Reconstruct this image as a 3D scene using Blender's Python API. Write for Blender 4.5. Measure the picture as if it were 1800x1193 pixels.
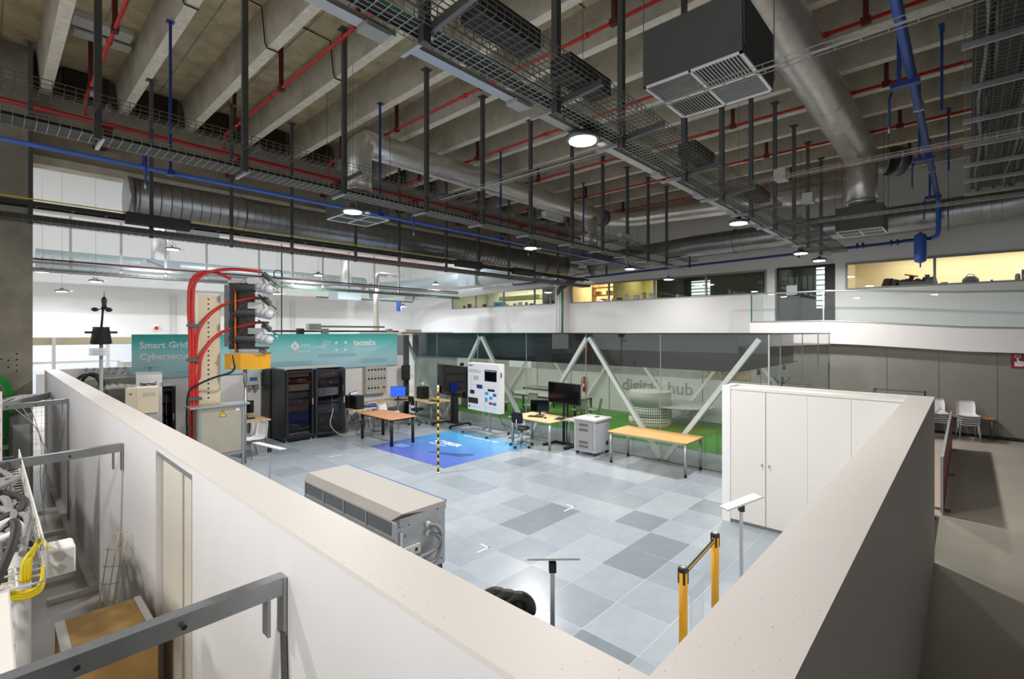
import bpy, math, random
from mathutils import Vector, Matrix
random.seed(7)
for o in list(bpy.data.objects): bpy.data.objects.remove(o)
S = bpy.context.scene
C = S.collection
PI = math.pi

# ---------------------------------------------------------------- camera, world, exposure
cam = bpy.data.cameras.new('camera'); cam.sensor_width = 36; cam.lens = 17.18; cam.shift_y = -0.00694
cam.clip_start = 0.02; cam.clip_end = 200
co = bpy.data.objects.new('camera', cam); C.objects.link(co)
co.location = (0, 0, 3.0); co.rotation_euler = (PI/2, 0, math.radians(-47.04)); S.camera = co
wd = bpy.data.worlds.new('world'); S.world = wd; wd.use_nodes = True
wd.node_tree.nodes['Background'].inputs[0].default_value = (0.93, 0.96, 1.0, 1)
wd.node_tree.nodes['Background'].inputs[1].default_value = 1.4
S.view_settings.view_transform = 'Standard'
S.view_settings.look = 'None'
S.view_settings.exposure = 0.04
S.view_settings.gamma = 1
S.view_settings.use_curve_mapping = False
LAMP_W = 225          # watts of one high-bay lamp
COOL = (0.90, 0.95, 1.0); NEUT = (1.0, 0.97, 0.93); WARM = (1.0, 0.80, 0.50)

# ---------------------------------------------------------------- helpers
def lin(h):
    h = h.lstrip('#'); r = []
    for i in (0, 2, 4):
        v = int(h[i:i+2], 16)/255
        r.append(v/12.92 if v <= .04045 else ((v+.055)/1.055)**2.4)
    return tuple(r)+(1,)
MATS = {}
def mat(name, col, rough=.5, metal=0, var=.0, scale=3., bump=0, bscale=40., coat=0, emit=None, es=1, stretch=None, spec=None):
    if name in MATS: return MATS[name]
    m = bpy.data.materials.new(name); m.use_nodes = True
    nt = m.node_tree; b = nt.nodes['Principled BSDF']
    c = lin(col) if isinstance(col, str) else tuple(col)+(1,)
    b.inputs['Base Color'].default_value = c
    b.inputs['Roughness'].default_value = rough; b.inputs['Metallic'].default_value = metal
    if coat: b.inputs['Coat Weight'].default_value = coat
    if spec is not None: b.inputs['Specular IOR Level'].default_value = spec
    if emit:
        b.inputs['Emission Color'].default_value = lin(emit) if isinstance(emit, str) else tuple(emit)+(1,)
        b.inputs['Emission Strength'].default_value = es
    tc = nt.nodes.new('ShaderNodeTexCoord')
    src = tc.outputs['Object']
    if stretch:
        mp = nt.nodes.new('ShaderNodeMapping'); mp.inputs['Scale'].default_value = stretch
        nt.links.new(src, mp.inputs[0]); src = mp.outputs[0]
    if var:
        n = nt.nodes.new('ShaderNodeTexNoise'); n.inputs['Scale'].default_value = scale; n.inputs['Detail'].default_value = 6
        n.inputs['Roughness'].default_value = .65
        nt.links.new(src, n.inputs['Vector'])
        r = nt.nodes.new('ShaderNodeValToRGB')
        r.color_ramp.elements[0].position = .3; r.color_ramp.elements[1].position = .72
        r.color_ramp.elements[0].color = tuple(x*(1-var) for x in c[:3])+(1,)
        r.color_ramp.elements[1].color = tuple(min(1, x*(1+var)) for x in c[:3])+(1,)
        nt.links.new(n.outputs['Fac'], r.inputs[0]); nt.links.new(r.outputs[0], b.inputs['Base Color'])
    if bump:
        n2 = nt.nodes.new('ShaderNodeTexNoise'); n2.inputs['Scale'].default_value = bscale; n2.inputs['Detail'].default_value = 4
        nt.links.new(src, n2.inputs['Vector'])
        bp = nt.nodes.new('ShaderNodeBump'); bp.inputs['Strength'].default_value = bump; bp.inputs['Distance'].default_value = .02
        nt.links.new(n2.outputs['Fac'], bp.inputs['Height']); nt.links.new(bp.outputs[0], b.inputs['Normal'])
    MATS[name] = m
    return m
def glass(name, tint=(.93, .97, .95), rough=0.0, ior=1.5, k=1.0):
    m = bpy.data.materials.new(name); m.use_nodes = True; nt = m.node_tree
    for n in list(nt.nodes): nt.nodes.remove(n)
    out = nt.nodes.new('ShaderNodeOutputMaterial'); mx = nt.nodes.new('ShaderNodeMixShader')
    tr = nt.nodes.new('ShaderNodeBsdfTransparent'); tr.inputs[0].default_value = tint+(1,)
    gl = nt.nodes.new('ShaderNodeBsdfGlossy'); gl.inputs['Roughness'].default_value = rough
    # Schlick reflectance, the same from both sides of the thin pane
    ge = nt.nodes.new('ShaderNodeNewGeometry'); dp = nt.nodes.new('ShaderNodeVectorMath'); dp.operation = 'DOT_PRODUCT'
    nt.links.new(ge.outputs['Incoming'], dp.inputs[0]); nt.links.new(ge.outputs['Normal'], dp.inputs[1])
    def mth(op, a, b=None):
        n = nt.nodes.new('ShaderNodeMath'); n.operation = op
        for i, v in enumerate((a, b)):
            if v is None: continue
            if isinstance(v, (int, float)): n.inputs[i].default_value = v
            else: nt.links.new(v, n.inputs[i])
        return n.outputs[0]
    f = mth('MULTIPLY', mth('ADD', mth('MULTIPLY', mth('POWER', mth('SUBTRACT', 1.0, mth('ABSOLUTE', dp.outputs['Value'])), 5.0), .96), .04), k)
    nt.links.new(f, mx.inputs[0])
    nt.links.new(tr.outputs[0], mx.inputs[1]); nt.links.new(gl.outputs[0], mx.inputs[2]); nt.links.new(mx.outputs[0], out.inputs[0])
    return m
def ramp_mat(name, stops, axis='Z', rough=.5, noise=0, nscale=4., space='Generated'):
    m = bpy.data.materials.new(name); m.use_nodes = True; nt = m.node_tree; b = nt.nodes['Principled BSDF']
    b.inputs['Roughness'].default_value = rough
    tc = nt.nodes.new('ShaderNodeTexCoord'); sx = nt.nodes.new('ShaderNodeSeparateXYZ'); nt.links.new(tc.outputs[space], sx.inputs[0])
    src = sx.outputs[axis]
    if noise:
        n = nt.nodes.new('ShaderNodeTexNoise'); n.inputs['Scale'].default_value = nscale; n.inputs['Detail'].default_value = 5
        nt.links.new(tc.outputs['Object'], n.inputs['Vector'])
        ma = nt.nodes.new('ShaderNodeMath'); ma.operation = 'MULTIPLY_ADD'; ma.inputs[1].default_value = noise; ma.inputs[2].default_value = -noise/2
        nt.links.new(n.outputs['Fac'], ma.inputs[0])
        ad = nt.nodes.new('ShaderNodeMath'); nt.links.new(src, ad.inputs[0]); nt.links.new(ma.outputs[0], ad.inputs[1]); src = ad.outputs[0]
    r = nt.nodes.new('ShaderNodeValToRGB'); els = r.color_ramp.elements
    while len(els) < len(stops): els.new(.5)
    for e, (p, c) in zip(els, stops): e.position = p; e.color = lin(c)
    nt.links.new(src, r.inputs[0]); nt.links.new(r.outputs[0], b.inputs['Base Color'])
    return m

class MB:
    def __init__(s): s.v = []; s.f = []; s.sm = []
    def add(s, vs, fs, smooth=False):
        o = len(s.v); s.v += [tuple(p) for p in vs]; s.f += [tuple(i+o for i in f) for f in fs]; s.sm += [smooth]*len(fs); return s
    def box(s, x0, y0, z0, x1, y1, z1):
        x0, x1 = sorted((x0, x1)); y0, y1 = sorted((y0, y1)); z0, z1 = sorted((z0, z1))
        return s.add([(x0,y0,z0),(x1,y0,z0),(x1,y1,z0),(x0,y1,z0),(x0,y0,z1),(x1,y0,z1),(x1,y1,z1),(x0,y1,z1)],
            [(0,3,2,1),(4,5,6,7),(0,1,5,4),(1,2,6,5),(2,3,7,6),(3,0,4,7)])
    def cbox(s, c, sz, rz=0, M=None):
        hx, hy, hz = sz[0]/2, sz[1]/2, sz[2]/2
        R = (M or Matrix.Rotation(rz, 3, 'Z')); c = Vector(c)
        vs = [c+R@Vector(p) for p in [(-hx,-hy,-hz),(hx,-hy,-hz),(hx,hy,-hz),(-hx,hy,-hz),(-hx,-hy,hz),(hx,-hy,hz),(hx,hy,hz),(-hx,hy,hz)]]
        return s.add(vs, [(0,3,2,1),(4,5,6,7),(0,1,5,4),(1,2,6,5),(2,3,7,6),(3,0,4,7)])
    def bbox(s, x0, y0, z0, x1, y1, z1, b=.01):
        # box with bevelled vertical edges and top edge
        x0, x1 = sorted((x0, x1)); y0, y1 = sorted((y0, y1))
        def ring(i, z): 
            return [(x0+i+b,y0+i,z),(x1-i-b,y0+i,z),(x1-i,y0+i+b,z),(x1-i,y1-i-b,z),(x1-i-b,y1-i,z),(x0+i+b,y1-i,z),(x0+i,y1-i-b,z),(x0+i,y0+i+b,z)]
        vs = ring(0, z0)+ring(0, z1-b)+ring(b, z1)
        fs = [tuple(range(7, -1, -1)), tuple(range(16, 24))]
        for k in (0, 8):
            for i in range(8): fs.append((k+i, k+(i+1) % 8, k+8+(i+1) % 8, k+8+i))
        return s.add(vs, fs)
    def bar(s, p, q, w, h=None, up=(0, 0, 1)):
        # rectangular bar from p to q, w wide (horizontal), h deep
        p, q = Vector(p), Vector(q); d = (q-p).normalized(); u = Vector(up)
        if abs(d.dot(u)) > .98: u = Vector((0, 1, 0))
        a = d.cross(u).normalized(); b = a.cross(d).normalized(); h = w if h is None else h
        vs = [x+a*i*w/2+b*j*h/2 for x in (p, q) for i, j in ((-1,-1),(1,-1),(1,1),(-1,1))]
        return s.add(vs, [(0,1,2,3),(7,6,5,4),(0,4,5,1),(1,5,6,2),(2,6,7,3),(3,7,4,0)])
    def tube(s, pts, r, n=8, caps=True, smooth=True):
        pts = [Vector(p) for p in pts]; m = len(pts); rs = r if isinstance(r, (list, tuple)) else [r]*m
        t0 = (pts[1]-pts[0]).normalized(); a = t0.orthogonal().normalized()
        if abs(t0.z) < .9: a = t0.cross(Vector((0, 0, 1))).normalized()
        vs = []
        for i in range(m):
            t = ((pts[min(i+1, m-1)]-pts[max(i-1, 0)])).normalized()
            a = (a-t*a.dot(t)); a = a.normalized() if a.length > 1e-6 else t.orthogonal().normalized()
            b = t.cross(a)
            vs += [pts[i]+(a*math.cos(2*PI*(k+.5)/n)+b*math.sin(2*PI*(k+.5)/n))*rs[i] for k in range(n)]
        fs = [(i*n+k, i*n+(k+1) % n, (i+1)*n+(k+1) % n, (i+1)*n+k) for i in range(m-1) for k in range(n)]
        s.add(vs, fs, smooth and n > 4)
        if caps:
            o = len(s.v)-len(vs); s.f += [tuple(o+k for k in range(n-1, -1, -1)), tuple(o+(m-1)*n+k for k in range(n))]; s.sm += [False]*2
        return s
    def cyl(s, p, q, r, n=16, r2=None): return s.tube([p, q], [r, r if r2 is None else r2], n)
    def lathe(s, prof, c=(0, 0, 0), n=20, M=None, smooth=True):
        # profile (radius, height) turned round Z (or the axes of M)
        c = Vector(c); vs = []
        for r, z in prof:
            for k in range(n):
                p = Vector((r*math.cos(2*PI*k/n), r*math.sin(2*PI*k/n), z)); vs.append(c+(M@p if M else p))
        m = len(prof); fs = [(i*n+k, i*n+(k+1) % n, (i+1)*n+(k+1) % n, (i+1)*n+k) for i in range(m-1) for k in range(n)]
        s.add(vs, fs, smooth); o = len(s.v)-len(vs)
        s.f += [tuple(o+k for k in range(n-1, -1, -1)), tuple(o+(m-1)*n+k for k in range(n))]; s.sm += [False]*2
        return s
    def sph(s, c, r, n=12, m=8, sz=(1, 1, 1)):
        prof = [(max(.001, r*math.sin(PI*i/m)), -r*math.cos(PI*i/m)) for i in range(m+1)]
        return s.lathe(prof, c, n, Matrix.Diagonal(sz))
    def prism(s, poly, z0, z1, M=None, c=(0, 0, 0)):
        n = len(poly); c = Vector(c); vs = [Vector((x, y, z0)) for x, y in poly]+[Vector((x, y, z1)) for x, y in poly]
        vs = [c+(M@p if M else p) for p in vs]
        return s.add(vs, [tuple(range(n-1, -1, -1)), tuple(range(n, 2*n))]+[(i, (i+1) % n, n+(i+1) % n, n+i) for i in range(n)])
    def build(s, name, m, parent=None, world=True, kind=None, label=None):
        me = bpy.data.meshes.new(name); me.from_pydata(s.v, [], s.f)
        me.polygons.foreach_set('use_smooth', s.sm)
        me.materials.append(MATS[m] if isinstance(m, str) else m); me.update()
        o = bpy.data.objects.new(name, me); C.objects.link(o)
        if parent is not None: attach(o, parent, world)
        if kind: o['kind'] = kind
        if label: o['label'] = label
        return o
INV = {}
def attach(o, parent, world=True):
    o.parent = parent
    if world:
        p = parent; M = Matrix()
        while p is not None:
            if p.name in INV: M = INV[p.name]; break
            p = p.parent
        if parent.name in INV: o.matrix_parent_inverse = INV[parent.name]
        # a part of a part built in world coordinates sits under a part whose own matrix is already identity in world space
def thing(name, label, cat, loc=(0, 0, 0), rz=0, group=None):
    o = bpy.data.objects.new(name, None); C.objects.link(o); o.empty_display_size = .1
    o.location = loc; o.rotation_euler = (0, 0, rz); o['label'] = label; o['category'] = cat
    if group: o['group'] = group
    INV[o.name] = (Matrix.Translation(loc)@Matrix.Rotation(rz, 4, 'Z')).inverted()
    return o
def tag(o, label, cat, group=None):
    o['label'] = label; o['category'] = cat
    if group: o['group'] = group
    return o
def dup(root, loc=None, rz=None, label=None, group=None):
    r = root.copy(); C.objects.link(r)
    if loc is not None: r.location = loc
    if rz is not None: r.rotation_euler = (0, 0, rz)
    if label: r['label'] = label
    if group: r['group'] = group
    for ch in list(root.children):
        c = ch.copy(); C.objects.link(c); c.parent = r
        for g in list(ch.children):
            d = g.copy(); C.objects.link(d); d.parent = c
    return r
def struct(name, mb, m, parent=None):
    o = mb.build(name, m, parent)
    if parent is None: o['kind'] = 'structure'
    return o
def share(src, name, parent, loc, rz=0):
    # a further piece with the mesh of src
    o = bpy.data.objects.new(name, src.data); C.objects.link(o); o.location = loc; o.rotation_euler = (0, 0, rz); o.parent = parent
    return o
def text(name, s, size, m, parent, M, ext=.003, align='LEFT', bold=0, world=True, spacing=1.0):
    cu = bpy.data.curves.new(name, 'FONT'); cu.body = s; cu.size = size; cu.extrude = ext; cu.align_x = align; cu.offset = bold
    cu.space_line = spacing; cu.resolution_u = 2
    t = bpy.data.objects.new(name, cu); C.objects.link(t)
    me = bpy.data.meshes.new_from_object(t); bpy.data.objects.remove(t); bpy.data.curves.remove(cu)
    me.transform(M); me.materials.clear(); me.materials.append(MATS[m] if isinstance(m, str) else m)
    o = bpy.data.objects.new(name, me); C.objects.link(o); attach(o, parent, world)
    return o
def frame(o, x, y):
    # matrix that maps (u,v,w) to o + u*x + v*y + w*(x cross y)
    x, y = Vector(x).normalized(), Vector(y).normalized(); z = x.cross(y); o = Vector(o)
    return Matrix(((x.x, y.x, z.x, o.x), (x.y, y.y, z.y, o.y), (x.z, y.z, z.z, o.z), (0, 0, 0, 1)))
def arc(c, r, a0, a1, n, ax=(1, 0, 0), ay=(0, 0, 1)):
    c, ax, ay = Vector(c), Vector(ax), Vector(ay)
    return [c+ax*r*math.cos(a0+(a1-a0)*i/n)+ay*r*math.sin(a0+(a1-a0)*i/n) for i in range(n+1)]
def smooth_path(pts, k=6):
    P = [Vector(p) for p in pts]; P = [P[0]*2-P[1]]+P+[P[-1]*2-P[-2]]; out = []
    for i in range(1, len(P)-2):
        for j in range(k):
            t = j/k; a, b, c, d = P[i-1], P[i], P[i+1], P[i+2]
            out.append(.5*((2*b)+(c-a)*t+(2*a-5*b+4*c-d)*t*t+(3*b-a-3*c+d)*t**3))
    out.append(P[-2]); return out

# ---------------------------------------------------------------- materials
mat('white_wall', '#e8e6e6', .6, var=.02, scale=2, bump=.05, bscale=120)
def speckle():
    m = mat('cap', '#e4ded9', .5); nt = m.node_tree; b = nt.nodes['Principled BSDF']
    tc = nt.nodes.new('ShaderNodeTexCoord'); v = nt.nodes.new('ShaderNodeTexVoronoi'); v.inputs['Scale'].default_value = 44
    w = nt.nodes.new('ShaderNodeTexNoise'); w.inputs['Scale'].default_value = 60; w.inputs['Detail'].default_value = 3
    nt.links.new(tc.outputs['Object'], v.inputs['Vector']); nt.links.new(tc.outputs['Object'], w.inputs['Vector'])
    a = nt.nodes.new('ShaderNodeMath'); a.operation = 'MULTIPLY_ADD'; a.inputs[1].default_value = .22
    nt.links.new(w.outputs['Fac'], a.inputs[0]); nt.links.new(v.outputs['Distance'], a.inputs[2])
    r = nt.nodes.new('ShaderNodeValToRGB'); r.color_ramp.elements[0].position = .155; r.color_ramp.elements[1].position = .2
    r.color_ramp.elements[0].color = lin('#8d857d'); r.color_ramp.elements[1].color = lin('#e4ded9')
    nt.links.new(a.outputs[0], r.inputs[0]); nt.links.new(r.outputs[0], b.inputs['Base Color'])
speckle()
mat('concrete', '#9f9585', .85, var=.22, scale=1.8, bump=.15, bscale=30)
mat('beam_side', '#bab3a2', .85, var=.24, scale=2.2, bump=.1, bscale=25)
mat('lit_edge', '#ebe4d2', .8, var=.16, scale=6)  # rib undersides coloured paler, standing in for the light they catch
mat('slab', '#c2b492', .9, var=.34, scale=2.4, bump=.15, bscale=20)
mat('column', '#938d80', .9, var=.25, scale=2.5, bump=.2, bscale=25)
mat('hall_floor', '#b3aba0', .45, var=.12, scale=1.2, bump=.03, bscale=50)
mat('hall_white', '#dededd', .7, var=.02, scale=1.)
mat('grey_wall', '#86857f', .55, var=.04, scale=2)
mat('lav_panel', '#cdd2ea', .6)
mat('galv', '#a9adb0', .38, .85, var=.12, scale=9)
mat('galv_dark', '#6f7272', .45, .7, var=.1, scale=6)
mat('post_steel', '#5c5f5f', .5, .6, var=.08, scale=6)
mat('wire', '#b9b8b2', .4, .7)
mat('wire_dark', '#77766f', .5, .6)
mat('foil', '#e2dfda', .33, .72, var=.08, scale=5, bump=.5, bscale=7)
mat('duct_spiral', '#9b9ea0', .33, .85, var=.15, scale=3, bump=.1, bscale=12)
mat('duct_cool', '#b9c6c8', .4, .6, var=.08, scale=3)
mat('duct_white', '#d6d6d8', .55)
mat('box_dark', '#5c5e5c', .6, .2, var=.06, scale=3)
mat('box_light', '#bcc8ce', .5, .2)
mat('grille', '#f0f1f0', .5)
mat('dark_slot', '#2a2a2a', .7)
mat('cable_black', '#181818', .55)
mat('cable_dark', '#333230', .6)
mat('cable_grey', '#8d8d8f', .5)
mat('cable_lgrey', '#b6b6b6', .5)
mat('cable_yellow', '#e8cf1d', .45)
mat('cable_green', '#1d9a2e', .5)
mat('cable_green_dk', '#2f6b50', .5)
mat('red_pipe', '#c22a22', .4)
mat('rust', '#5b241a', .8)
mat('red_main', '#a01c20', .45)
mat('pocket', '#3d2c1c', .9, var=.3, scale=3)
mat('blue_pipe', '#3a68c4', .35)
mat('blue_dark', '#1d3a86', .4)
mat('white', '#ececec', .5)
mat('white_gloss', '#efeeee', .3)
mat('offwhite', '#e3e0da', .55)
mat('door_beige', '#ddd7ca', .55)
mat('black', '#141414', .45)
mat('black_gloss', '#0b0b0d', .12)
mat('screen_off', '#0a0b0d', .08)
mat('black_rack', '#1b1c1e', .4)
mat('rack_dark', '#222326', .5)
mat('alu', '#b9bbbd', .35, .7)
mat('chrome', '#cfd0d2', .15, 1)
mat('grey_plastic', '#9c9d9c', .5)
mat('light_plastic', '#c9cac8', .5)
mat('lilac_grey', '#b5b7c2', .45)
mat('beech', '#e2ab68', .45, var=.08, scale=4, stretch=(1, 12, 1))
mat('beech_red', '#c98a56', .45, var=.1, scale=4, stretch=(1, 12, 1))
mat('birch', '#e3c48f', .45, var=.06, scale=4, stretch=(1, 10, 1))
mat('wood_edge', '#b87a45', .5)
mat('tile_a', '#a1abb5', .24, var=.06, scale=4, bump=.02, bscale=8)
mat('tile_b', '#a9b2bb', .24, var=.06, scale=4, bump=.02, bscale=8)
mat('tile_c', '#97a1ab', .24, var=.06, scale=4, bump=.02, bscale=8)
mat('tile_d', '#858f99', .24, var=.06, scale=4, bump=.02, bscale=8)
mat('joint', '#e2e6e9', .5)
mat('cardboard', '#c7a064', .8, var=.05, scale=6)
mat('beige_metal', '#cfc2a8', .5, .1, var=.04, scale=5)
mat('steel_sheet', '#b3ae9f', .42, .45, var=.06, scale=3)
mat('galv_sheet', '#a8aaac', .42, .6, var=.15, scale=7)
mat('cover_sheet', '#aeaaa5', .5, .1, var=.03, scale=3)
mat('yellow_box', '#e0a016', .45)
mat('yellow', '#f2c414', .4)
mat('stanchion', '#dd9f0c', .4)
mat('copper', '#b5652f', .35, .8)
mat('maroon', '#5a2a20', .6)
mat('red_cable', '#c02c26', .42)
mat('ins_grey', '#4a4d4c', .5)
mat('silicone', '#a9abb2', .4)
mat('strap_teal', '#2f5f62', .5)
mat('red', '#c51f1f', .4)
mat('sign_red', '#8f1f1f', .5)
mat('panel_red', '#a83a30', .45, var=.08, scale=6)
mat('orange', '#d8741f', .6)
mat('blue_crate', '#3f9fd0', .5)
mat('navy', '#1c2f6e', .5)
mat('text_white', '#f7f3fb', .6)
mat('text_dark', '#303030', .6)
mat('text_grey', '#a4a7a6', .7)
mat('text_pale', '#9fc0d8', .6)
mat('green_carpet', '#4c8f30', .95, var=.08, scale=9)
mat('room_warm', '#efe2c4', .8)
mat('room_olive', '#c9c08a', .8)
mat('room_dark', '#4b4d44', .8)
mat('room_pale', '#dfe0c8', .8)
mat('plenum', '#101113', .35)
mat('truss', '#f6f8f6', .4)
mat('curtain', '#cfd8d6', .8)
mat('paint_grey', '#8d908f', .5)
mat('olive_board', '#7f8a78', .6)
mat('chair_green', '#8f9f86', .6)
mat('stool_wood', '#a98b62', .6)
mat('led', '#ffffff', .3, emit=(1, .98, .96), es=14)
mat('led_cool', '#ffffff', .3, emit=(.92, .97, 1), es=12)
mat('led_warm', '#ffffff', .3, emit=(1, .86, .62), es=8)
mat('screen_blue', '#1f4fe0', .3, emit='#2f62f5', es=.8)
mat('screen_pale', '#c8cfe4', .3, emit='#b9c3e2', es=.55)
mat('daylight', '#ffffff', .5, emit=(.85, .97, .98), es=.9)
GLASS = glass('glass', (.955, .98, .97), k=1.0)
GLASS_WIN = glass('glass_window', (.95, .97, .94), k=.6)
GLASS_DARK = glass('glass_rack', (.58, .58, .6), k=.8)
ACRYL = glass('acrylic', (.95, .96, .97), .05, k=.8)
# ================================================================ STRUCTURE
WH = 2.16
struct('floor', MB().box(-12, -4.5, -.12, 20.4, 28.7, 0), 'hall_floor')
# lab floor: large square panels, the joints recessed
lab = struct('floor', MB().box(1.1, .565, 0, 10.7, 15.05, .0105), 'joint')
TX, TY = .667, .625
dark = {(2,4),(3,4),(4,2),(5,3),(5,4),(5,5),(5,6),(6,4),(6,5),(2,1),(3,1),(2,0),(0,1),(-1,0),(6,1),(5,1),(6,7),(3,8),(1,9),(4,10),(7,2)}
dark4 = {(2,4),(3,4),(4,2),(2,1),(3,1),(6,1),(-1,0),(6,8)}
tile0 = {}
rest = MB()
for i in range(-5, 11):
    for j in range(-3, 22):
        x0, y0 = 4.09+TX*i, 2.22+TY*j
        xa, xb, ya, yb = max(x0+.002, 1.1), min(x0+TX-.002, 10.695), max(y0+.002, .567), min(y0+TY-.002, 15.05)
        if xb-xa < .05 or yb-ya < .05: continue
        full = xb-xa > TX-.01 and yb-ya > TY-.01
        if x0 < 3.2 or y0 < 1.5 or not full:
            rest.box(xa, ya, .004, xb, yb, .012); continue
        k = 'tile_d' if (i, j) in dark4 else 'tile_c' if (i, j) in dark or random.random() < .12 else random.choice(('tile_a', 'tile_a', 'tile_b'))
        if k not in tile0:
            o = MB().box(-TX/2+.0028, -TY/2+.0028, .004, TX/2-.0028, TY/2-.0028, .012).build('tile', k); tile0[k] = o; o.parent = lab; o.location = (x0+TX/2, y0+TY/2, 0)
        else: share(tile0[k], 'tile', lab, (x0+TX/2, y0+TY/2, 0))
r = rest.build('tile_border', 'tile_a', lab); r['kind'] = 'stuff'
for nm, pts in (('floor_mark', [(6.58,4.93),(6.85,4.93),(6.85,5.07)]), ('floor_mark', [(4.55,4.87),(4.75,4.87),(4.75,5.02)]), ('floor_mark', [(5.6,11.2),(5.9,11.2)]), ('floor_mark', [(7.9,9.0),(7.9,8.8)]))[:3]:
    m = MB()
    for a, b in zip(pts, pts[1:]): m.box(min(a[0], b[0])-.012, min(a[1], b[1])-.012, .012, max(a[0], b[0])+.012, max(a[1], b[1])+.012, .0135)
    m.build(nm, 'white', lab)

wl = struct('wall_left', MB().box(.88, .31, 0, 1.1, 3.57, WH-.02).box(.88, 4.55, 0, 1.1, 15.25, WH-.02).box(.88, 3.57, 2.1, 1.1, 4.55, WH-.02), 'white_wall')
MB().box(.876, .306, WH-.02, 1.104, 15.25, WH).build('wall_cap', 'cap', wl)
MB().box(.80, 7.4, 0, .88, 12.6, .07).build('floor_rail', 'offwhite', wl)
for y in (7.4, 8.6, 9.9, 11.2): MB().box(.45, y, 0, .80, y+.08, .05).build('rail_foot', 'offwhite', wl)
wr = struct('wall_right', MB().box(1.1, .31, 0, 8.42, .565, WH-.02), 'white_wall')
MB().box(1.104, .306, WH-.02, 8.424, .569, WH).build('wall_cap', 'cap', wr)
wb = struct('wall_back', MB().box(1.1, 15.05, 0, 10.34, 15.25, WH), 'white_wall')
# door in the opening of the left wall: sliding leaf of vertical boards
d1 = struct('door_1', MB().box(.955, 3.66, .01, 1.0, 4.54, 2.08), 'door_beige')
for k, (a, b) in enumerate(((3.665, 3.72), (3.735, 3.86), (3.875, 3.94), (3.955, 4.2), (4.215, 4.53))):
    MB().box(.925-.01*(k % 2), a, .02, .955, b, 2.07).build('board', 'door_beige', d1)
MB().box(.885, 3.57, 2.06, 1.09, 4.55, 2.1).build('door_track', 'alu', d1)
# mezzanine wall with window strips (plane x = 20.4)
WX, SZ, TZ = 20.4, 4.5, 5.38
wf = MB().box(WX, -4.5, 0, WX+.25, 28.7, 3.4).box(WX, -4.5, TZ+.03, WX+.25, 28.7, 9.05)
wf.box(WX, 24.3, 3.4, WX+.25, 28.7, TZ+.03).box(WX, 14.89, 3.4, WX+.25, 15.55, TZ+.03)
wf.box(WX, 15.55, 3.4, WX+.25, 24.3, SZ).box(WX, 5.63, 3.4, WX+.25, 14.89, SZ)
wf.box(WX, 5.35, 3.4, WX+.25, 5.63, TZ+.03).box(WX, 3.11, 3.4, WX+.25, 3.41, TZ+.03)
wf.box(WX, -4.5, 3.4, WX+.25, 3.11, SZ).box(WX, -4.5, 3.4, WX+.25, -4.5, TZ+.03)
wf.box(WX, 15.6, 9.05, WX+.25, 28.7, 11.0); struct('wall_far', wf, 'hall_white')
def window(n, ys, lab=None):
    y0, y1 = min(ys), max(ys)
    w = MB().box(WX-.02, y0, SZ-.02, WX+.1, y1, SZ+.03).box(WX-.02, y0, TZ-.03, WX+.1, y1, TZ+.04)
    o = struct('window_%d' % n, w, 'paint_grey')
    for y in ys: MB().box(WX-.01, y-.035, SZ+.03, WX+.08, y+.035, TZ-.03).build('mullion', 'paint_grey', o)
    for a, b in zip(sorted(ys), sorted(ys)[1:]): MB().box(WX+.03, a+.035, SZ+.03, WX+.042, b-.035, TZ-.03).build('pane', GLASS_WIN, o)
window(1, (24.27, 22.05, 19.68, 17.34, 16.2, 15.58))
window(2, (14.86, 12.64, 10.28, 7.96, 5.66))
window(3, (3.08, .75, -1.7, -4.47))
# rooms behind the windows
RX = 23.6
rm = MB().box(WX+.25, -4.6, 5.9, RX, 24.6, 6.0); struct('ceiling', rm, 'white')
struct('floor', MB().box(WX+.25, -4.6, 3.3, RX, 24.6, 3.4), 'grey_wall')
def room(nm, y0, y1, m, pm): 
    struct('wall_'+nm, MB().box(RX, y0, 3.4, RX+.1, y1, 5.9).box(WX+.25, y1-.05, 3.4, RX, y1, 5.9), m)
    l = bpy.data.lights.new('ceiling_light', 'AREA'); l.energy = pm[0]; l.color = pm[1]; l.shape = 'RECTANGLE'; l.size = 1.2; l.size_y = max(1., (y1-y0)*.7)
    o = bpy.data.objects.new('ceiling_light', l); C.objects.link(o); o.location = ((WX+RX)/2+.6, (y0+y1)/2, 5.85)
room('office_a', 15.3, 24.6, 'room_pale', (95, (1, .97, .88)))
room('office_b', 12.55, 15.3, 'room_warm', (60, (1, .87, .55)))
room('office_c', 10.28, 12.55, 'room_olive', (26, (1, .92, .6)))
room('office_d', 5.5, 10.28, 'room_dark', (11, (1, .95, .8)))
room('landing', 3.3, 5.5, 'room_dark', (10, (.9, 1, 1)))
room('workshop', -4.6, 3.3, 'room_warm', (110, (1, .88, .66)))
# daylight windows with blinds seen through the dark office and the door
for k, (y0, y1, z0, z1) in enumerate(((9.0, 9.9, 4.25, 5.5), (5.75, 6.0, 4.3, 5.6), (6.3, 6.45, 4.3, 5.3), (3.65, 4.05, 4.0, 5.7), (4.25, 4.6, 4.0, 5.7))):
    w = struct('window_%d' % (10+k), MB().box(RX-.05, y0, z0, RX-.03, y1, z1), 'daylight')
    for i in range(8):
        z = z0+(z1-z0)*(i+.5)/8
        MB().box(RX-.09, y0, z-.02, RX-.06, y1, z+.025).build('slat', 'grey_plastic', w)
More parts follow.
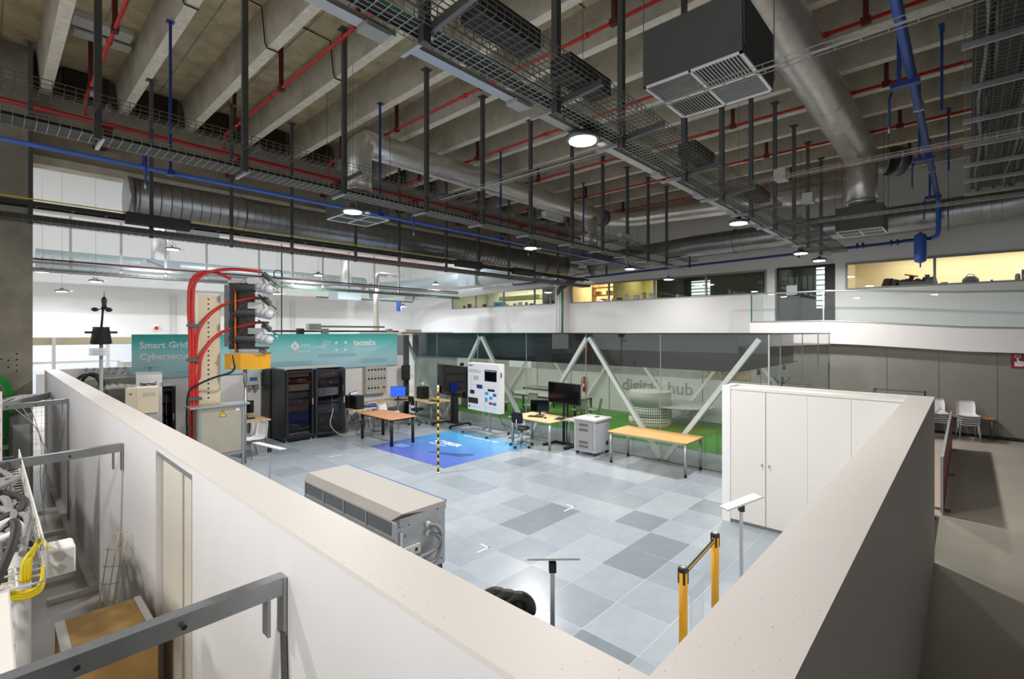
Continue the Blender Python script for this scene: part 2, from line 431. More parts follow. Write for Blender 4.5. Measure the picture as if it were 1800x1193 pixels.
# door to the walkway (dark frame with two glass leaves)
d2 = struct('door_2', MB().box(WX-.02, 3.41, 3.4, WX+.12, 3.72, TZ+.05).box(WX-.02, 5.2, 3.4, WX+.12, 5.28, TZ+.05).box(WX-.02, 3.72, TZ-.03, WX+.12, 5.2, TZ+.05).box(WX, 4.5, 3.4, WX+.08, 4.57, TZ-.03), 'dark_slot')
MB().box(WX+.03, 3.72, 3.42, WX+.045, 4.5, TZ-.03).build('pane', GLASS_WIN, d2)
MB().box(WX+.03, 4.57, 3.42, WX+.045, 5.2, TZ-.03).build('pane', GLASS_WIN, d2)
MB().box(WX-.01, 4.6, 4.4, WX+.028, 4.95, 4.75).build('notice', 'light_plastic', d2)
# grey wall under the mezzanine, panel joints
wg = MB().box(19.3, -4.5, 0, 19.5, 16.6, 2.75); struct('wall_lower', wg, 'grey_wall')
struct('baseboard_lower', MB().box(19.28, -4.5, 0, 19.3, 2.7, .09), 'dark_slot')
for k, y in enumerate((-2.2, -.62, .62, 1.85)): struct('trim_%d' % (k+1), MB().box(19.294, y-.008, .09, 19.299, y+.008, 2.6), 'galv_dark')
# rear hall wall, side walls, lower lavender panels
struct('wall_rear', MB().box(-12, 28.7, 0, 20.65, 28.95, 11.0), 'hall_white')
struct('wall_rear_panel', MB().box(-3, 28.6, 0, 9.5, 28.7, 2.75), 'lav_panel')
struct('wall_near', MB().box(-12, -4.75, 0, 20.65, -4.5, 9.05), 'box_dark')
# ceiling slab and its precast ribs
ce = struct('ceiling', MB().box(-12, -4.5, 9.05, 20.65, 15.6, 9.25), 'slab')
struct('ceiling', MB().box(-12, 15.5, 11.0, 20.65, 28.95, 11.2), 'hall_white')
struct('wall_clerestory', MB().box(-12, 15.52, 9.25, 20.65, 15.6, 11.0), 'hall_white')
prof = [(-.09, 8.3), (.09, 8.3), (.17, 9.06), (-.17, 9.06)]
def rib(y0, y1):
    vs = [(x, y, z) for y in (y0, y1) for x, z in prof]
    return MB().add(vs, [(3,2,1,0),(4,5,6,7),(1,2,6,5),(3,0,4,7)])
b0 = rib(-4.5, 15.0).build('beam', 'beam_side', ce); b0.location.x = .88
e0 = MB().box(-.09, -4.5, 8.292, .09, 15.0, 8.302).build('lit_edge', 'lit_edge', b0, world=False)
k = -9
while .88+1.38*k < 20.3:
    if k != 0:
        o = share(b0, 'beam', ce, (.88+1.38*k, 0, 0)); e = share(e0, 'lit_edge', o, (0, 0, 0))
    k += 1
# thin joints across the slab between the ribs
for k in range(-2, 14):
    x = .88+1.38*k
    MB().box(x+.17, 5.2, 9.04, x+1.2, 5.23, 9.052).build('slab_joint', 'cable_dark', ce)
    MB().box(x+.68, -4.5, 9.042, x+.71, 15, 9.052).build('slab_joint', 'concrete', ce)
# girder on the column line and the columns
g = thing('roof_girder', 'long brown concrete girder carrying the ceiling ribs above the big spiral duct', 'girder', (10, 15.2, 6.8))
MB().box(.2, 15.02, 6.95, 20.4, 15.5, 8.32).box(.2, 15.3, 8.32, 20.4, 15.5, 9.05).build('web', 'concrete', g)
MB().add([(x, y, z) for x in (.65, 20.4) for y, z in ((15.02, 6.95), (14.96, 6.9), (15.06, 6.74), (15.5, 6.74), (15.5, 6.95))],
    [(0,1,2,3,4), (9,8,7,6,5)]+[(i, 5+i, 5+(i+1) % 5, (i+1) % 5) for i in range(5)]).build('bottom_flange', 'beam_side', g)
for k in range(15):
    x = .88+1.38*k; MB().box(x+.3, 15.0, 8.3, x+1.1, 15.4, 9.0).build('bearing_pocket', 'pocket', g)
g2 = thing('roof_girder', 'concrete girder at the upper left edge, left of the square column', 'girder', (-5, 15.2, 6.8))
MB().box(-11, 15.02, 6.8, -.55, 15.5, 8.32).build('web', 'concrete', g2)
c1 = thing('concrete_column', 'square concrete column at the left edge with drill holes and stains', 'column', (.05, 14.9, 0))
MB().box(-.55, 14.55, 0, .66, 15.25, 9.05).build('shaft', 'column', c1)
for dx, z in ((.42, 2.55), (.42, 2.43), (.42, 2.31), (.42, 2.2), (.3, 2.42), (.3, 2.28), (.2, 2.45), (.1, 2.35)):
    MB().cyl((dx, 14.545, z), (dx, 14.56, z), .018, 8).build('drill_hole', 'dark_slot', c1)
c2 = tag(MB().box(19.9, 14.95, 0, 20.4, 15.5, 6.75).build('wall_column', 'hall_white'), 'white pier on the far wall between the two window strips', 'column')
# ================================================================ GLASS ROOM
gr = thing('glass_room', 'large glass-walled meeting room with white diagonal braces and dark roof band', 'glass room', (13.6, 9.2, 0))
GX, GY, GB = 10.68, 2.9, 16.55
MB().box(GX-.02, GY-.02, 2.955, GB, 15.62, 2.985).build('roof', 'plenum', gr)
pl = MB().box(GX+.42, GY+.75, 2.13, GX+.45, 15.55, 2.955).box(GX+.45, GY+.75, 2.13, 15.8, GY+.78, 2.955).box(GX+.45, GY+.78, 2.13, 16.4, 15.55, 2.16)
pl.build('ceiling_band', 'plenum', gr)
ys = [GY+.005, 5.22, 7.3, 9.38, 11.45, 13.52, 15.6]
for a, b in zip(ys, ys[1:]):
    MB().box(GX, a+.006, .03, GX+.012, b-.006, 2.955).build('glass_pane', GLASS, gr)
    MB().box(GX-.006, b-.006, .03, GX+.016, b+.006, 2.955).build('joint_strip', 'duct_cool', gr)
xs = [GX+.015, 11.5, 13.4, 15.1, GB]
for a, b in zip(xs, xs[1:]):
    MB().box(a+.006, GY, .03, b-.006, GY+.012, 2.955).build('glass_pane', GLASS, gr)
    MB().box(b-.006, GY-.004, .03, b+.006, GY+.016, 2.955).build('joint_strip', 'duct_cool', gr)
MB().box(GX-.008, GY-.008, .03, GX+.022, GY+.022, 2.955).build('corner_post', 'duct_cool', gr)
MB().box(GX-.02, GY-.02, 0, GX+.03, 15.6, .03).box(GX+.03, GY-.02, 0, GB, GY+.03, .03).build('floor_channel', 'galv_dark', gr)
TXx = 10.88
top = [15.75, 11.5, 7.36, 3.1]; bot = [13.5, 9.43, 5.26]
for i in range(3):
    for a, b in ((top[i], bot[i]), (top[i+1], bot[i])):
        s = .06 if a > b else -.06
        MB().bar((TXx, a-s*.6, 2.86), (TXx, b+s, .03), .1, .1, up=(1, 0, 0)).build('diagonal_brace', 'truss', gr)
for a, b in ((13.5, 15.6), (13.5, 11.4), (9.4, 11.4), (9.4, 7.3), (5.3, 7.3), (5.3, 3.2)):
    MB().bar((16.3, a, 2.8), (16.3, b, .05), .09, .09, up=(1, 0, 0)).build('diagonal_brace', 'truss', gr)
# back glass wall over a white half partition
bm = MB().box(16.45, GY, 0, 16.5, 15.6, 1.42); bm.build('back_partition', 'white', gr)
MB().box(11.2, 15.55, 0, 16.5, 15.6, 2.13).build('end_partition', 'white', gr)
for x in (12.6, 14.0, 15.4): MB().box(x-.012, 15.54, 0, x+.012, 15.55, 2.13).build('joint_strip', 'paint_grey', gr)
MB().box(14.1, 15.535, .02, 15.1, 15.55, 2.05).build('inner_door', 'light_plastic', gr)
for k in range(7):
    a = GY+k*1.815; MB().box(16.44, a-.012, 0, 16.449, a+.012, 2.13).build('joint_strip', 'paint_grey', gr)
for k in range(7):
    a = GY+k*1.815
    MB().box(16.46, a+.012, 1.42, 16.475, a+1.8, 2.13).build('glass_pane', GLASS, gr)
for y in (9.2, 6.9):
    for i in range(6): MB().box(16.5, y-.9, 1.5+i*.1, 16.53, y+.9, 1.53+i*.1).build('blind_slat', 'light_plastic', gr)
MB().box(16.4, 5.0, 1.44, 16.44, 6.4, 2.1).build('gold_film', ramp_mat('gold_film', [(0, '#c9b98a'), (.5, '#8c7a4b'), (1, '#d9cda6')], 'Y', .4, 1.6, 9.), gr)
MB().box(12.2, GY+.4, 0, 16.4, 15.4, .015).build('carpet', 'green_carpet', gr)
MB().box(GX+.03, GY+.03, 0, 12.2, 15.54, .012).build('entrance_floor', 'tile_a', gr)
text('lettering', 'digital', .62, 'text_grey', gr, frame((16.43, 9.6, .84), (0, -1, 0), (0, 0, 1)), .002, bold=.012)
text('lettering', 'hub', .62, 'text_grey', gr, frame((16.43, 7.78, .84), (0, -1, 0), (0, 0, 1)), .002)
for y in (13.9, 11.2, 8.0, 4.6):
    l = bpy.data.lights.new('room_light', 'AREA'); l.energy = 40; l.color = (1, .97, .86); l.shape = 'RECTANGLE'; l.size = 3.0; l.size_y = 2.2
    o = bpy.data.objects.new('room_light', l); C.objects.link(o); o.location = (13.9, y, 2.12)
for x, y in ((12.4, 3.6), (14.6, 3.6)): MB().cyl((x, y, 2.13), (x, y, 2.0), .035, 10).build('spot_lamp', 'black', gr)

def chair_proto(name, label, m, leg_m, group=None):
    # moulded plastic shell chair on a four-leg wire frame; local origin on the floor, facing -y
    t = thing(name, label, 'chair', (0, 0, 0), 0, group)
    rows = [(-.22, .445), (-.19, .46), (-.05, .45), (.1, .44), (.17, .46), (.205, .53), (.225, .64), (.245, .75), (.26, .83)]
    wid = [.2, .215, .22, .215, .2, .19, .2, .195, .17]
    vs = []; fs = []
    for (y, z), w in zip(rows, wid):
        for u in (-1, -.6, 0, .6, 1): vs.append((u*w, y-.02*u*u*(1 if z > .5 else 0), z+(.018*u*u if z < .5 else 0)))
    n = len(vs); vs += [(x, y+(.012 if z > .5 else 0), z-(.012 if z <= .55 else 0)) for x, y, z in vs]
    for i in range(len(rows)-1):
        for j in range(4):
            a = i*5+j; fs.append((a, a+1, a+6, a+5)); fs.append((n+a+5, n+a+6, n+a+1, n+a))
    edge = [i*5 for i in range(9)]+[40+j for j in range(1, 5)]+[i*5+4 for i in range(7, -1, -1)]+[3, 2, 1]
    for a, b in zip(edge, edge[1:]+edge[:1]): fs.append((a, n+a, n+b, b))
    MB().add(vs, fs, True).build('shell', m, t, False)
    for sx in (-1, 1):
        MB().tube([(sx*.16, -.14, .435), (sx*.22, -.2, 0)], .011, 6).build('leg', leg_m, t, False)
        MB().tube([(sx*.16, .12, .435), (sx*.22, .24, 0)], .011, 6).build('leg', leg_m, t, False)
    MB().tube([(-.16, -.14, .43), (.16, -.14, .43), (.16, .12, .43), (-.16, .12, .43), (-.16, -.14, .43)], .01, 6).build('seat_frame', leg_m, t, False)
    return t
def table(name, label, x0, y0, x1, y1, z, m, leg_m, legr=.032, foot=None, inset=.06, thick=.028, group=None):
    t = thing(name, label, 'table', ((x0+x1)/2, (y0+y1)/2, 0), 0, group)
    MB().bbox(x0, y0, z-thick, x1, y1, z, .012).build('tabletop', m, t)
    i = inset
    MB().box(x0+i, y0+i, z-.075, x1-i, y0+i+.025, z-thick).box(x0+i, y1-i-.025, z-.075, x1-i, y1-i, z-thick).box(x0+i, y0+i, z-.075, x0+i+.025, y1-i, z-thick).box(x1-i-.025, y0+i, z-.075, x1-i, y1-i, z-thick).build('apron', leg_m, t)
    for x in (x0+i, x1-i):
        for y in (y0+i, y1-i):
            l = MB().cyl((x, y, .012 if not foot else .09), (x, y, z-thick), legr, 12).build('leg', leg_m, t)
            if foot: MB().cyl((x, y, .012), (x, y, .1), legr*.8, 12).cyl((x, y, .012), (x, y, .03), legr*1.1, 12).build('foot', foot, l)
    return t
# furniture inside the glass room
table('meeting_table', 'long grey meeting table inside the glass room behind the desk screen', 13.4, 9.6, 14.5, 12.9, .74, 'grey_plastic', 'cable_dark', .035)
table('meeting_table', 'small grey table inside the glass room beside the far partition', 15.2, 11.9, 16.0, 13.6, .74, 'paint_grey', 'cable_dark', .03)
cg = chair_proto('meeting_chair', 'pale green shell chair at the meeting table, near its right end', 'chair_green', 'cable_dark', 'chairs inside the glass room')
cg.location = (13.2, 9.3, .015); cg.rotation_euler.z = math.radians(150)
for x, y, a, lb in ((13.55, 8.95, 200, 'pale green shell chair at the right head of the meeting table'), (13.0, 11.2, -70, 'pale green shell chair on the near side of the meeting table'),
                    (15.0, 10.6, 95, 'pale green shell chair on the far side of the meeting table'), (14.6, 14.1, 20, 'pale green shell chair by the olive board in the glass room'), (12.9, 12.3, -80, 'pale green shell chair at the left end of the meeting table')):
    dup(cg, (x, y, .015), math.radians(a), lb)
# round reception counter with perforated drum
mat('drum_grey', '#b3b9ae', .4)
rc = thing('round_counter', 'round white reception counter with perforated drum and wide disc top', 'counter', (14.7, 7.55, 0))
MB().lathe([(.68, .015), (.68, .30)], (14.7, 7.55, 0), 36).build('drum', 'offwhite', rc)
MB().lathe([(.68, .30), (.68, .62)], (14.7, 7.55, 0), 36).build('drum', 'offwhite', rc)
MB().lathe([(.66, .62), (.66, 1.1)], (14.7, 7.55, 0), 36).build('upper_drum', 'drum_grey', rc)
ho = MB()
for i in range(18):
    a = PI+.25-i*.1+1.05
    for k in range(6):
        c = Vector((14.7+.682*math.cos(a), 7.55+.682*math.sin(a), .16+k*.085)); n = Vector((math.cos(a), math.sin(a), 0))
        ho.cyl(c-n*.004, c+n*.003, .022, 6)
h = ho.build('perforation', 'dark_slot', rc); h['kind'] = 'stuff'
MB().lathe([(.95, .64), (1.0, .66), (1.0, .69)], (15.2, 6.7, 0), 40).build('disc_top', 'light_plastic', rc)
MB().cyl((15.4, 6.4, .015), (15.4, 6.4, .64), .08, 12).build('pedestal', 'light_plastic', rc)
# small things inside
e = thing('fire_extinguisher', 'red fire extinguisher hanging on the back partition of the glass room', 'extinguisher', (16.3, 11.25, .6))
MB().lathe([(.06, .62), (.075, .66), (.075, 1.05), (.05, 1.14), (.025, 1.17)], (16.36, 11.25, 0), 14).build('cylinder', 'red', e)
MB().box(16.33, 11.2, 1.17, 16.39, 11.3, 1.22).build('valve', 'black', e)
MB().tube(smooth_path([(16.36, 11.3, 1.2), (16.34, 11.38, 1.1), (16.34, 11.36, .8)]), .012, 6).build('hose', 'black', e)
MB().box(16.285, 11.21, .82, 16.29, 11.29, .95).build('sticker', 'white', e)
e = thing('coat_stand', 'dark coat stand at the right end of the glass room', 'coat stand', (15.2, 3.8, 0))
MB().cyl((15.2, 3.8, .02), (15.2, 3.8, 1.75), .02, 8).build('pole', 'dark_slot', e)
MB().lathe([(.2, .015), (.2, .04), (.03, .06)], (15.2, 3.8, 0), 16).build('base', 'dark_slot', e)
for k in range(4):
    a = k*PI/2+.4; MB().tube([(15.2, 3.8, 1.55), (15.2+.17*math.cos(a), 3.8+.17*math.sin(a), 1.68), (15.2+.2*math.cos(a), 3.8+.2*math.sin(a), 1.76)], .014, 6).build('hook', 'dark_slot', e)
e = thing('olive_board', 'olive-grey upright cabinet with round target sign standing in the glass room', 'cabinet', (13.2, 14.3, 0))
MB().box(13.0, 13.9, .015, 13.4, 14.9, 1.55).build('body', 'olive_board', e)
MB().box(12.99, 13.9, 1.34, 13.0, 14.9, 1.4).build('trim_band', 'text_dark', e)
MB().cyl((12.99, 14.95, 1.35), (12.97, 14.95, 1.35), .22, 20).build('disc', 'light_plastic', e)
MB().cyl((12.97, 14.95, 1.35), (12.965, 14.95, 1.35), .08, 16).build('disc_hub', 'paint_grey', e)
# curtain behind the left end of the glass
cu = MB(); n = 60; pts = []
for i in range(n+1): pts.append((11.3+.05*math.sin(i*1.45), 13.2+i*2.2/n))
for a, b in zip(pts, pts[1:]): cu.add([(a[0], a[1], .03), (b[0], b[1], .03), (b[0], b[1], 2.12), (a[0], a[1], 2.12), (a[0]+.004, a[1], .03), (b[0]+.004, b[1], .03), (b[0]+.004, b[1], 2.12), (a[0]+.004, a[1], 2.12)], [(0,1,2,3), (7,6,5,4)], True)
tag(cu.build('curtain', 'curtain'), 'pale pleated curtain hanging behind the left end of the glass room', 'curtain')
# ================================================================ LAMPS
def make_lamp(name, label, led, col, watts, group, wire=3.66):
    t = thing(name, label, 'lamp', (0, 0, 0), 0, group)
    MB().lathe([(.2, .0), (.215, .01), (.215, .05), (.15, .075), (.06, .09), (.05, .14)], n=22).build('housing', 'galv_dark', t, False)
    MB().lathe([(.165, -.012), (.17, 0.0)], n=22).build('led_panel', led, t, False)
    MB().tube(arc((0, 0, .12), .09, -.2, PI+.2, 10), .008, 6).build('hanger_hook', 'alu', t, False)
    MB().cyl((0, 0, .2), (0, 0, wire), .004, 5).build('suspension_wire', 'galv_dark', t, False)
    MB().lathe([(.05, -.0), (.06, .02), (.03, .05)], (.27, -.1, 0), 12).build('sensor', 'white', t, False)
    l = bpy.data.lights.new('lamp_light', 'AREA'); l.shape = 'DISK'; l.size = .36; l.energy = watts; l.color = col
    o = bpy.data.objects.new('lamp_light', l); C.objects.link(o); o.parent = t; o.location = (0, 0, -.025)
    return t
lamps = make_lamp('high_bay_lamp', 'small high-bay lamp last in the right-hand row, close to the mezzanine wall', 'led', NEUT, 22, 'small lamps along the mezzanine wall'); lamps.location = (18.6, 3.55, 5.35)
dup(lamps, (18.9, 8.9, 5.15), 0, 'small high-bay lamp shining in front of the dark office window'); dup(lamps, (18.2, 14.6, 4.9), 0, 'small high-bay lamp at the column beside the green conduit')
LG = 'high-bay lamps under the main hall trays'
lamp = make_lamp('high_bay_lamp', 'bright round high-bay lamp under the right-hand tray, nearest and largest', 'led', NEUT, LAMP_W, LG)
lamp.location = (5.05, 3.5, 5.38)
for p, lb in (((10.96, 3.58, 5.33), 'bright high-bay lamp under the right-hand tray, second from the camera'),
              ((16.4, 3.6, 5.33), 'bright high-bay lamp at the far end of the right-hand tray above the walkway door'),
              ((4.93, 8.9, 5.38), 'bright high-bay lamp in front of the pale square diffuser, left row'),
              ((10.5, 9.05, 5.38), 'bright high-bay lamp in the middle of the left row under the blue pipe'),
              ((16.5, 9.3, 5.38), 'bright high-bay lamp at the far end of the left row')):
    dup(lamp, p, 0, lb)
lampo = make_lamp('high_bay_lamp', 'added high-bay lamp out of view behind the camera, brightening the wall caps', 'led', NEUT, 165, LG); lampo.location = (-2.4, 1.5, 5.38)  # out-of-view lamps added to brighten the left wall and its cap
dup(lampo, (-2.6, 5.5, 5.38), 0, 'added high-bay lamp out of view at the left, brightening the left wall')
lampc = make_lamp('high_bay_lamp', 'cool white high-bay lamp below the pale diffuser box of the rear bay', 'led_cool', COOL, 150, 'high-bay lamps in the rear bay', 5.2)
lampc.location = (4.2, 19.3, 5.75)
for p, lb in (((1.3, 23.5, 5.1), 'cool high-bay lamp left of the rear tray near the column'), ((9.5, 20.0, 5.4), 'cool high-bay lamp in the middle of the rear bay behind the red cables'),
              ((13.0, 21.5, 5.2), 'cool high-bay lamp in the rear bay left of the vertical silver pipe'), ((16.5, 21.0, 5.6), 'cool high-bay lamp in the rear bay beside the silver ducts'),
              ((17.5, 25.5, 4.6), 'cool high-bay lamp in the rear corner by the blue filter'), ((2.0, 26.0, 4.6), 'cool high-bay lamp close to the rear white wall at the left')):
    dup(lampc, p, 0, lb)
lampr = make_lamp('rear_fill_lamp', 'added cool fill lamp hidden under the rear roof, leftmost of four', 'led_cool', COOL, 270, 'added fill lamps of the rear bay', .4); lampr.location = (1.5, 21.5, 10.6)  # lamps added behind the girder to brighten the upper rear wall
for x, lb in ((6.5, 'second from the left'), (11.5, 'third from the left'), (16.5, 'rightmost of four')): dup(lampr, (x, 21.5, 10.6), 0, 'added cool fill lamp hidden under the rear roof, '+lb)
lampw = make_lamp('high_bay_lamp', 'warm high-bay lamp hanging under the left part of the rear tray', 'led_warm', (1, .88, .7), 60, 'warm lamps in the rear bay', 6.2)
lampw.location = (2.55, 22.0, 4.75)
dup(lampw, (9.0, 23.0, 4.75), 0, 'warm high-bay lamp hanging beside the insulators in the rear bay')

# ================================================================ CABLE TRAYS
def wires(mb, x0, x1, ya, yb, z, h, pitch, nl, r=.0033):
    for i in range(nl+1):
        y = ya+(yb-ya)*i/nl; mb.box(x0, y-r, z-r, x1, y+r, z+r)
    for k in (1, 2):
        for y in (ya, yb): mb.box(x0, y-r, z+h*k/2-r, x1, y+r, z+h*k/2+r)
    x = x0
    while x <= x1:
        mb.box(x-r, ya, z-r, x+r, yb, z+r); mb.box(x-r, ya-r, z, x+r, ya+r, z+h); mb.box(x-r, yb-r, z, x+r, yb+r, z+h); x += pitch
def posts(t, xs, y, z0, z1=8.3, w=.075, m='post_steel'):
    for x in xs:
        p = MB().box(x-w/2, y-w/2, z0, x+w/2, y+w/2, z1).build('hanger_post', m, t)
        MB().box(x-.09, y-.09, z1-.012, x+.09, y+.09, z1).build('head_plate', m, p)
XR = [1.0, 2.44, 4.19, 5.55, 7.46, 9.06, 10.7, 12.4, 14.1, 15.6, 17.3]
tr = thing('cable_tray', 'wide wire-mesh cable tray with white trunking running above the right of the lab', 'cable tray', (8, 3.3, 5.4))
m = MB(); wires(m, -4, 18.6, 3.2, 3.48, 5.5, .08, .1, 5); m.build('wire_mesh', 'wire', tr, kind='stuff')
m = MB(); wires(m, -4, 18.6, 2.78, 3.16, 5.56, .1, .1, 6); m.build('wire_mesh', 'wire_dark', tr, kind='stuff')
posts(tr, XR, 3.25, 5.36)
for x in XR:
    MB().bar((x+.06, 3.25, 5.5), (x+.06, 2.7, 5.54), .045, .07).build('bracket', 'galv_dark', tr)
    MB().bar((x+.06, 3.22, 5.45), (x+.06, 3.66, 5.45), .04, .04).build('bracket', 'alu', tr)
for a, b in zip([-.4]+XR, XR):
    if b-a < .3: continue
    MB().box(a+.1, 3.48, 5.46, b-.12, 3.6, 5.5).build('trunking', 'alu', tr)
    MB().box(b-.4, 3.46, 5.43, b-.18, 3.62, 5.47).build('splice_box', 'grey_plastic', tr)
for k, (y, z, mm, rr) in enumerate(((3.31, 5.525, 'cable_black', .022), (3.36, 5.53, 'cable_black', .024), (3.4, 5.525, 'cable_dark', .02), (3.44, 5.53, 'cable_black', .018), (3.38, 5.57, 'cable_black', .02), (3.25, 5.53, 'cable_green_dk', .016))):
    P = [(x, y+.012*math.sin(x*1.7+k), z+.004*math.sin(x*2.3+k)) for x in [-4+.8*i for i in range(28)]]
    MB().tube(P, rr, 6).build('cable', mm, tr)
for x in (2.7, 3.9, 6.9, 9.8): MB().box(x, 2.85, 5.58, x+.75, 3.1, 5.76).build('driver_box', 'cable_dark', tr)
for x in (10.2, 12.4): 
    MB().box(x, 2.5, 5.9, x+.3, 2.7, 6.1).build('driver_box', 'light_plastic', tr)

XL = [-.5, .945, 2.65, 4.26, 6.04, 7.6, 9.25, 11.0, 12.55, 14.0, 15.4, 16.8]
tr = thing('cable_tray', 'long wire-mesh cable tray crossing the hall above the blue pipe', 'cable tray', (8, 8, 5.4))
m = MB(); wires(m, -4, 18.6, 8.02, 8.42, 5.48, .1, .1, 7); m.build('wire_mesh', 'wire', tr, kind='stuff')
m = MB(); wires(m, -4, 18.6, 7.55, 7.95, 5.72, .11, .1, 5); m.build('wire_mesh', 'wire_dark', tr, kind='stuff')
posts(tr, XL, 7.98, 5.42, 8.3, .075)
for x in XL:
    MB().bar((x+.05, 7.98, 5.69), (x+.05, 7.5, 5.7), .04, .06).build('bracket', 'galv_dark', tr)
    MB().bar((x+.05, 7.95, 5.45), (x+.05, 8.5, 5.45), .04, .04).build('bracket', 'alu', tr)
for k, (y, z, mm, rr) in enumerate(((8.08, 5.515, 'cable_black', .026), (8.14, 5.515, 'cable_dark', .025), (8.2, 5.52, 'cable_dark', .026), (8.26, 5.51, 'cable_green_dk', .02), (8.31, 5.51, 'cable_dark', .022), (8.18, 5.56, 'cable_dark', .022), (8.36, 5.51, 'cable_black', .024), (8.25, 5.56, 'cable_black', .022))):
    P = [(x, y+.01*math.sin(x*1.5+k), z) for x in [-4+.8*i for i in range(28)]]
    MB().tube(P, rr, 6).build('cable', mm, tr)
for x in (9.4, 13.0): MB().box(x, 7.6, 5.85, x+.7, 7.75, 6.0).build('driver_box', 'light_plastic', tr)

XK = [-.9, .54, 2.35, 3.88, 5.27, 7.04, 8.48, 10.3, 11.75, 13.3, 14.8, 16.3]
tr = thing('cable_tray', 'dark loaded cable tray hanging in front of the big spiral duct', 'cable tray', (8, 12.55, 5.2))
m = MB(); wires(m, -4, 18.4, 12.3, 12.75, 5.02, .08, .12, 4); m.build('wire_mesh', 'wire_dark', tr, kind='stuff')
MB().box(-4, 12.32, 5.03, 18.4, 12.72, 5.1).build('cable_bed', 'cable_dark', tr)
MB().box(-4, 12.4, 5.3, 18.4, 12.44, 5.38).box(-4, 12.68, 5.3, 18.4, 12.72, 5.38).build('ladder_rail', 'cable_dark', tr)
for k in range(45): MB().box(-3.9+k*.5, 12.44, 5.31, -3.86+k*.5, 12.68, 5.33).build('rung', 'cable_dark', tr)
posts(tr, XK, 12.55, 4.98, 8.3, .065)
MB().tube([(-4+i, 12.36, 5.41) for i in range(23)], .012, 6).build('cable', 'cable_yellow', tr)
MB().tube([(-4+i, 12.5, 5.12) for i in range(9)], .035, 8).build('cable', 'cable_green_dk', tr)
MB().tube([(-4+i, 12.6, 5.4) for i in range(23)], .02, 6).build('cable', 'cable_black', tr)
for x in (1.9, 10.6, 13.4): MB().box(x, 12.28, 5.2, x+1.1, 12.5, 5.42).build('driver_box', 'cable_dark', tr)

XM = [1.1+1.38*i for i in range(12)]
tr = thing('cable_tray', 'very wide dark mesh tray seen from below in the upper right corner', 'cable tray', (10, -.6, 6.4))
m = MB(); wires(m, 2, 16.4, -1.35, .02, 6.4, .1, .12, 14); m.build('wire_mesh', 'wire_dark', tr, kind='stuff')
for k in range(20):
    y = -1.25+random.random()*1.15; mm = random.choice(('cable_dark', 'cable_black', 'cable_dark', 'cable_grey'))
    MB().tube([(2+i*.8, y+.03*math.sin(i*1.1+k), 6.43+.02*(k % 3)) for i in range(19)], .016+.01*random.random(), 5).build('cable', mm, tr)
MB().tube([(2+i*.8, -.36+.02*math.sin(i), 6.5) for i in range(12)], .012, 5).build('cable', 'cable_yellow', tr)
MB().box(2, -1.3, 6.47, 16.3, -.05, 6.49).build('cable_bed', 'cable_dark', tr)
for k in range(11):
    x = 2.2+1.4*k; MB().box(x, -1.5, 6.32, x+.05, .05, 6.39).build('bracket', 'galv', tr)
posts(tr, XM[1:], -.75, 6.4, 8.3, .06)
def thin_tray(label, x, y0, y1, z):
    t = thing('wire_tray', label, 'cable tray', (x, (y0+y1)/2, z), 0, 'narrow wire trays crossing the right half of the hall'); m = MB()
    for dx, dz in ((-.05, 0), (.05, 0), (-.05, .05), (.05, .05)): m.box(x+dx-.003, y0, z+dz-.003, x+dx+.003, y1, z+dz+.003)
    y = y0
    while y < y1: m.box(x-.05, y-.003, z-.003, x+.05, y+.003, z+.003); m.box(x-.053, y-.003, z, x-.047, y+.003, z+.05); m.box(x+.047, y-.003, z, x+.053, y+.003, z+.05); y += .2
    m.build('wire_mesh', 'wire', t)
    MB().tube([(x, y0, z+.015), (x, (y0+y1)/2, z+.012), (x, y1, z+.015)], .008, 5).build('cable', 'cable_lgrey', t)
thin_tray('narrow wire tray passing just under the large grey diffuser box', 5.35, -3.5, 3.3, 5.64)
thin_tray('narrow wire tray crossing in front of the silver elbow of the right duct', 9.3, -3.5, 3.3, 5.64)
thin_tray('narrow wire tray crossing in front of the far right spiral duct', 13.6, -3.5, 3.3, 5.64)
thin_tray('narrow wire tray branching left from the right-hand tray beside the nearest lamp', 6.1, 3.8, 7.6, 5.6)

# ================================================================ DUCTS
def ring_seams(mb, a, b, r, step, n=24, h=.006):
    a, b = Vector(a), Vector(b); L = (b-a).length; d = (b-a)/L; k = step/2
    while k < L:
        c = a+d*k; mb.tube([c-d*.005, c, c+d*.005], [r-.002, r+h, r-.002], n, caps=False); k += step
dt = thing('spiral_duct', 'big dark spiral duct running along the concrete girder to the far elbow', 'duct', (10, 13.85, 6.05))
MB().tube([(2.2, 13.85, 6.05), (18.3, 13.85, 6.05)], .45, 28).build('pipe', 'duct_spiral', dt)
m = MB(); ring_seams(m, (2.2, 13.85, 6.05), (18.3, 13.85, 6.05), .45, .2, 28); m.build('seams', 'galv_dark', dt, kind='stuff')
MB().tube([(2.12, 13.85, 6.05), (2.22, 13.85, 6.05)], .46, 28).build('end_cap', 'galv', dt)
P = arc((18.3, 12.85, 6.1), 1.0, PI/2, 0, 8, (1, 0, 0), (0, 1, 0))
MB().tube(P, .45, 24).build('elbow', 'duct_spiral', dt)
m = MB()
for i in range(1, 8): q = P[i]; d = (P[min(i+1, 8)]-P[i-1]).normalized(); m.tube([q-d*.012, q, q+d*.012], [.448, .468, .448], 24, caps=False)
m.build('seams', 'galv', dt, kind='stuff')
for x in (4.5, 8.6, 12.7, 16.8): MB().tube(arc((x, 13.85, 6.05), .46, 0, 2*PI, 20, (0, 1, 0)), .012, 5).cyl((x, 13.85, 6.5), (x, 13.85, 8.3), .006, 5).build('hanger_ring', 'galv_dark', dt)
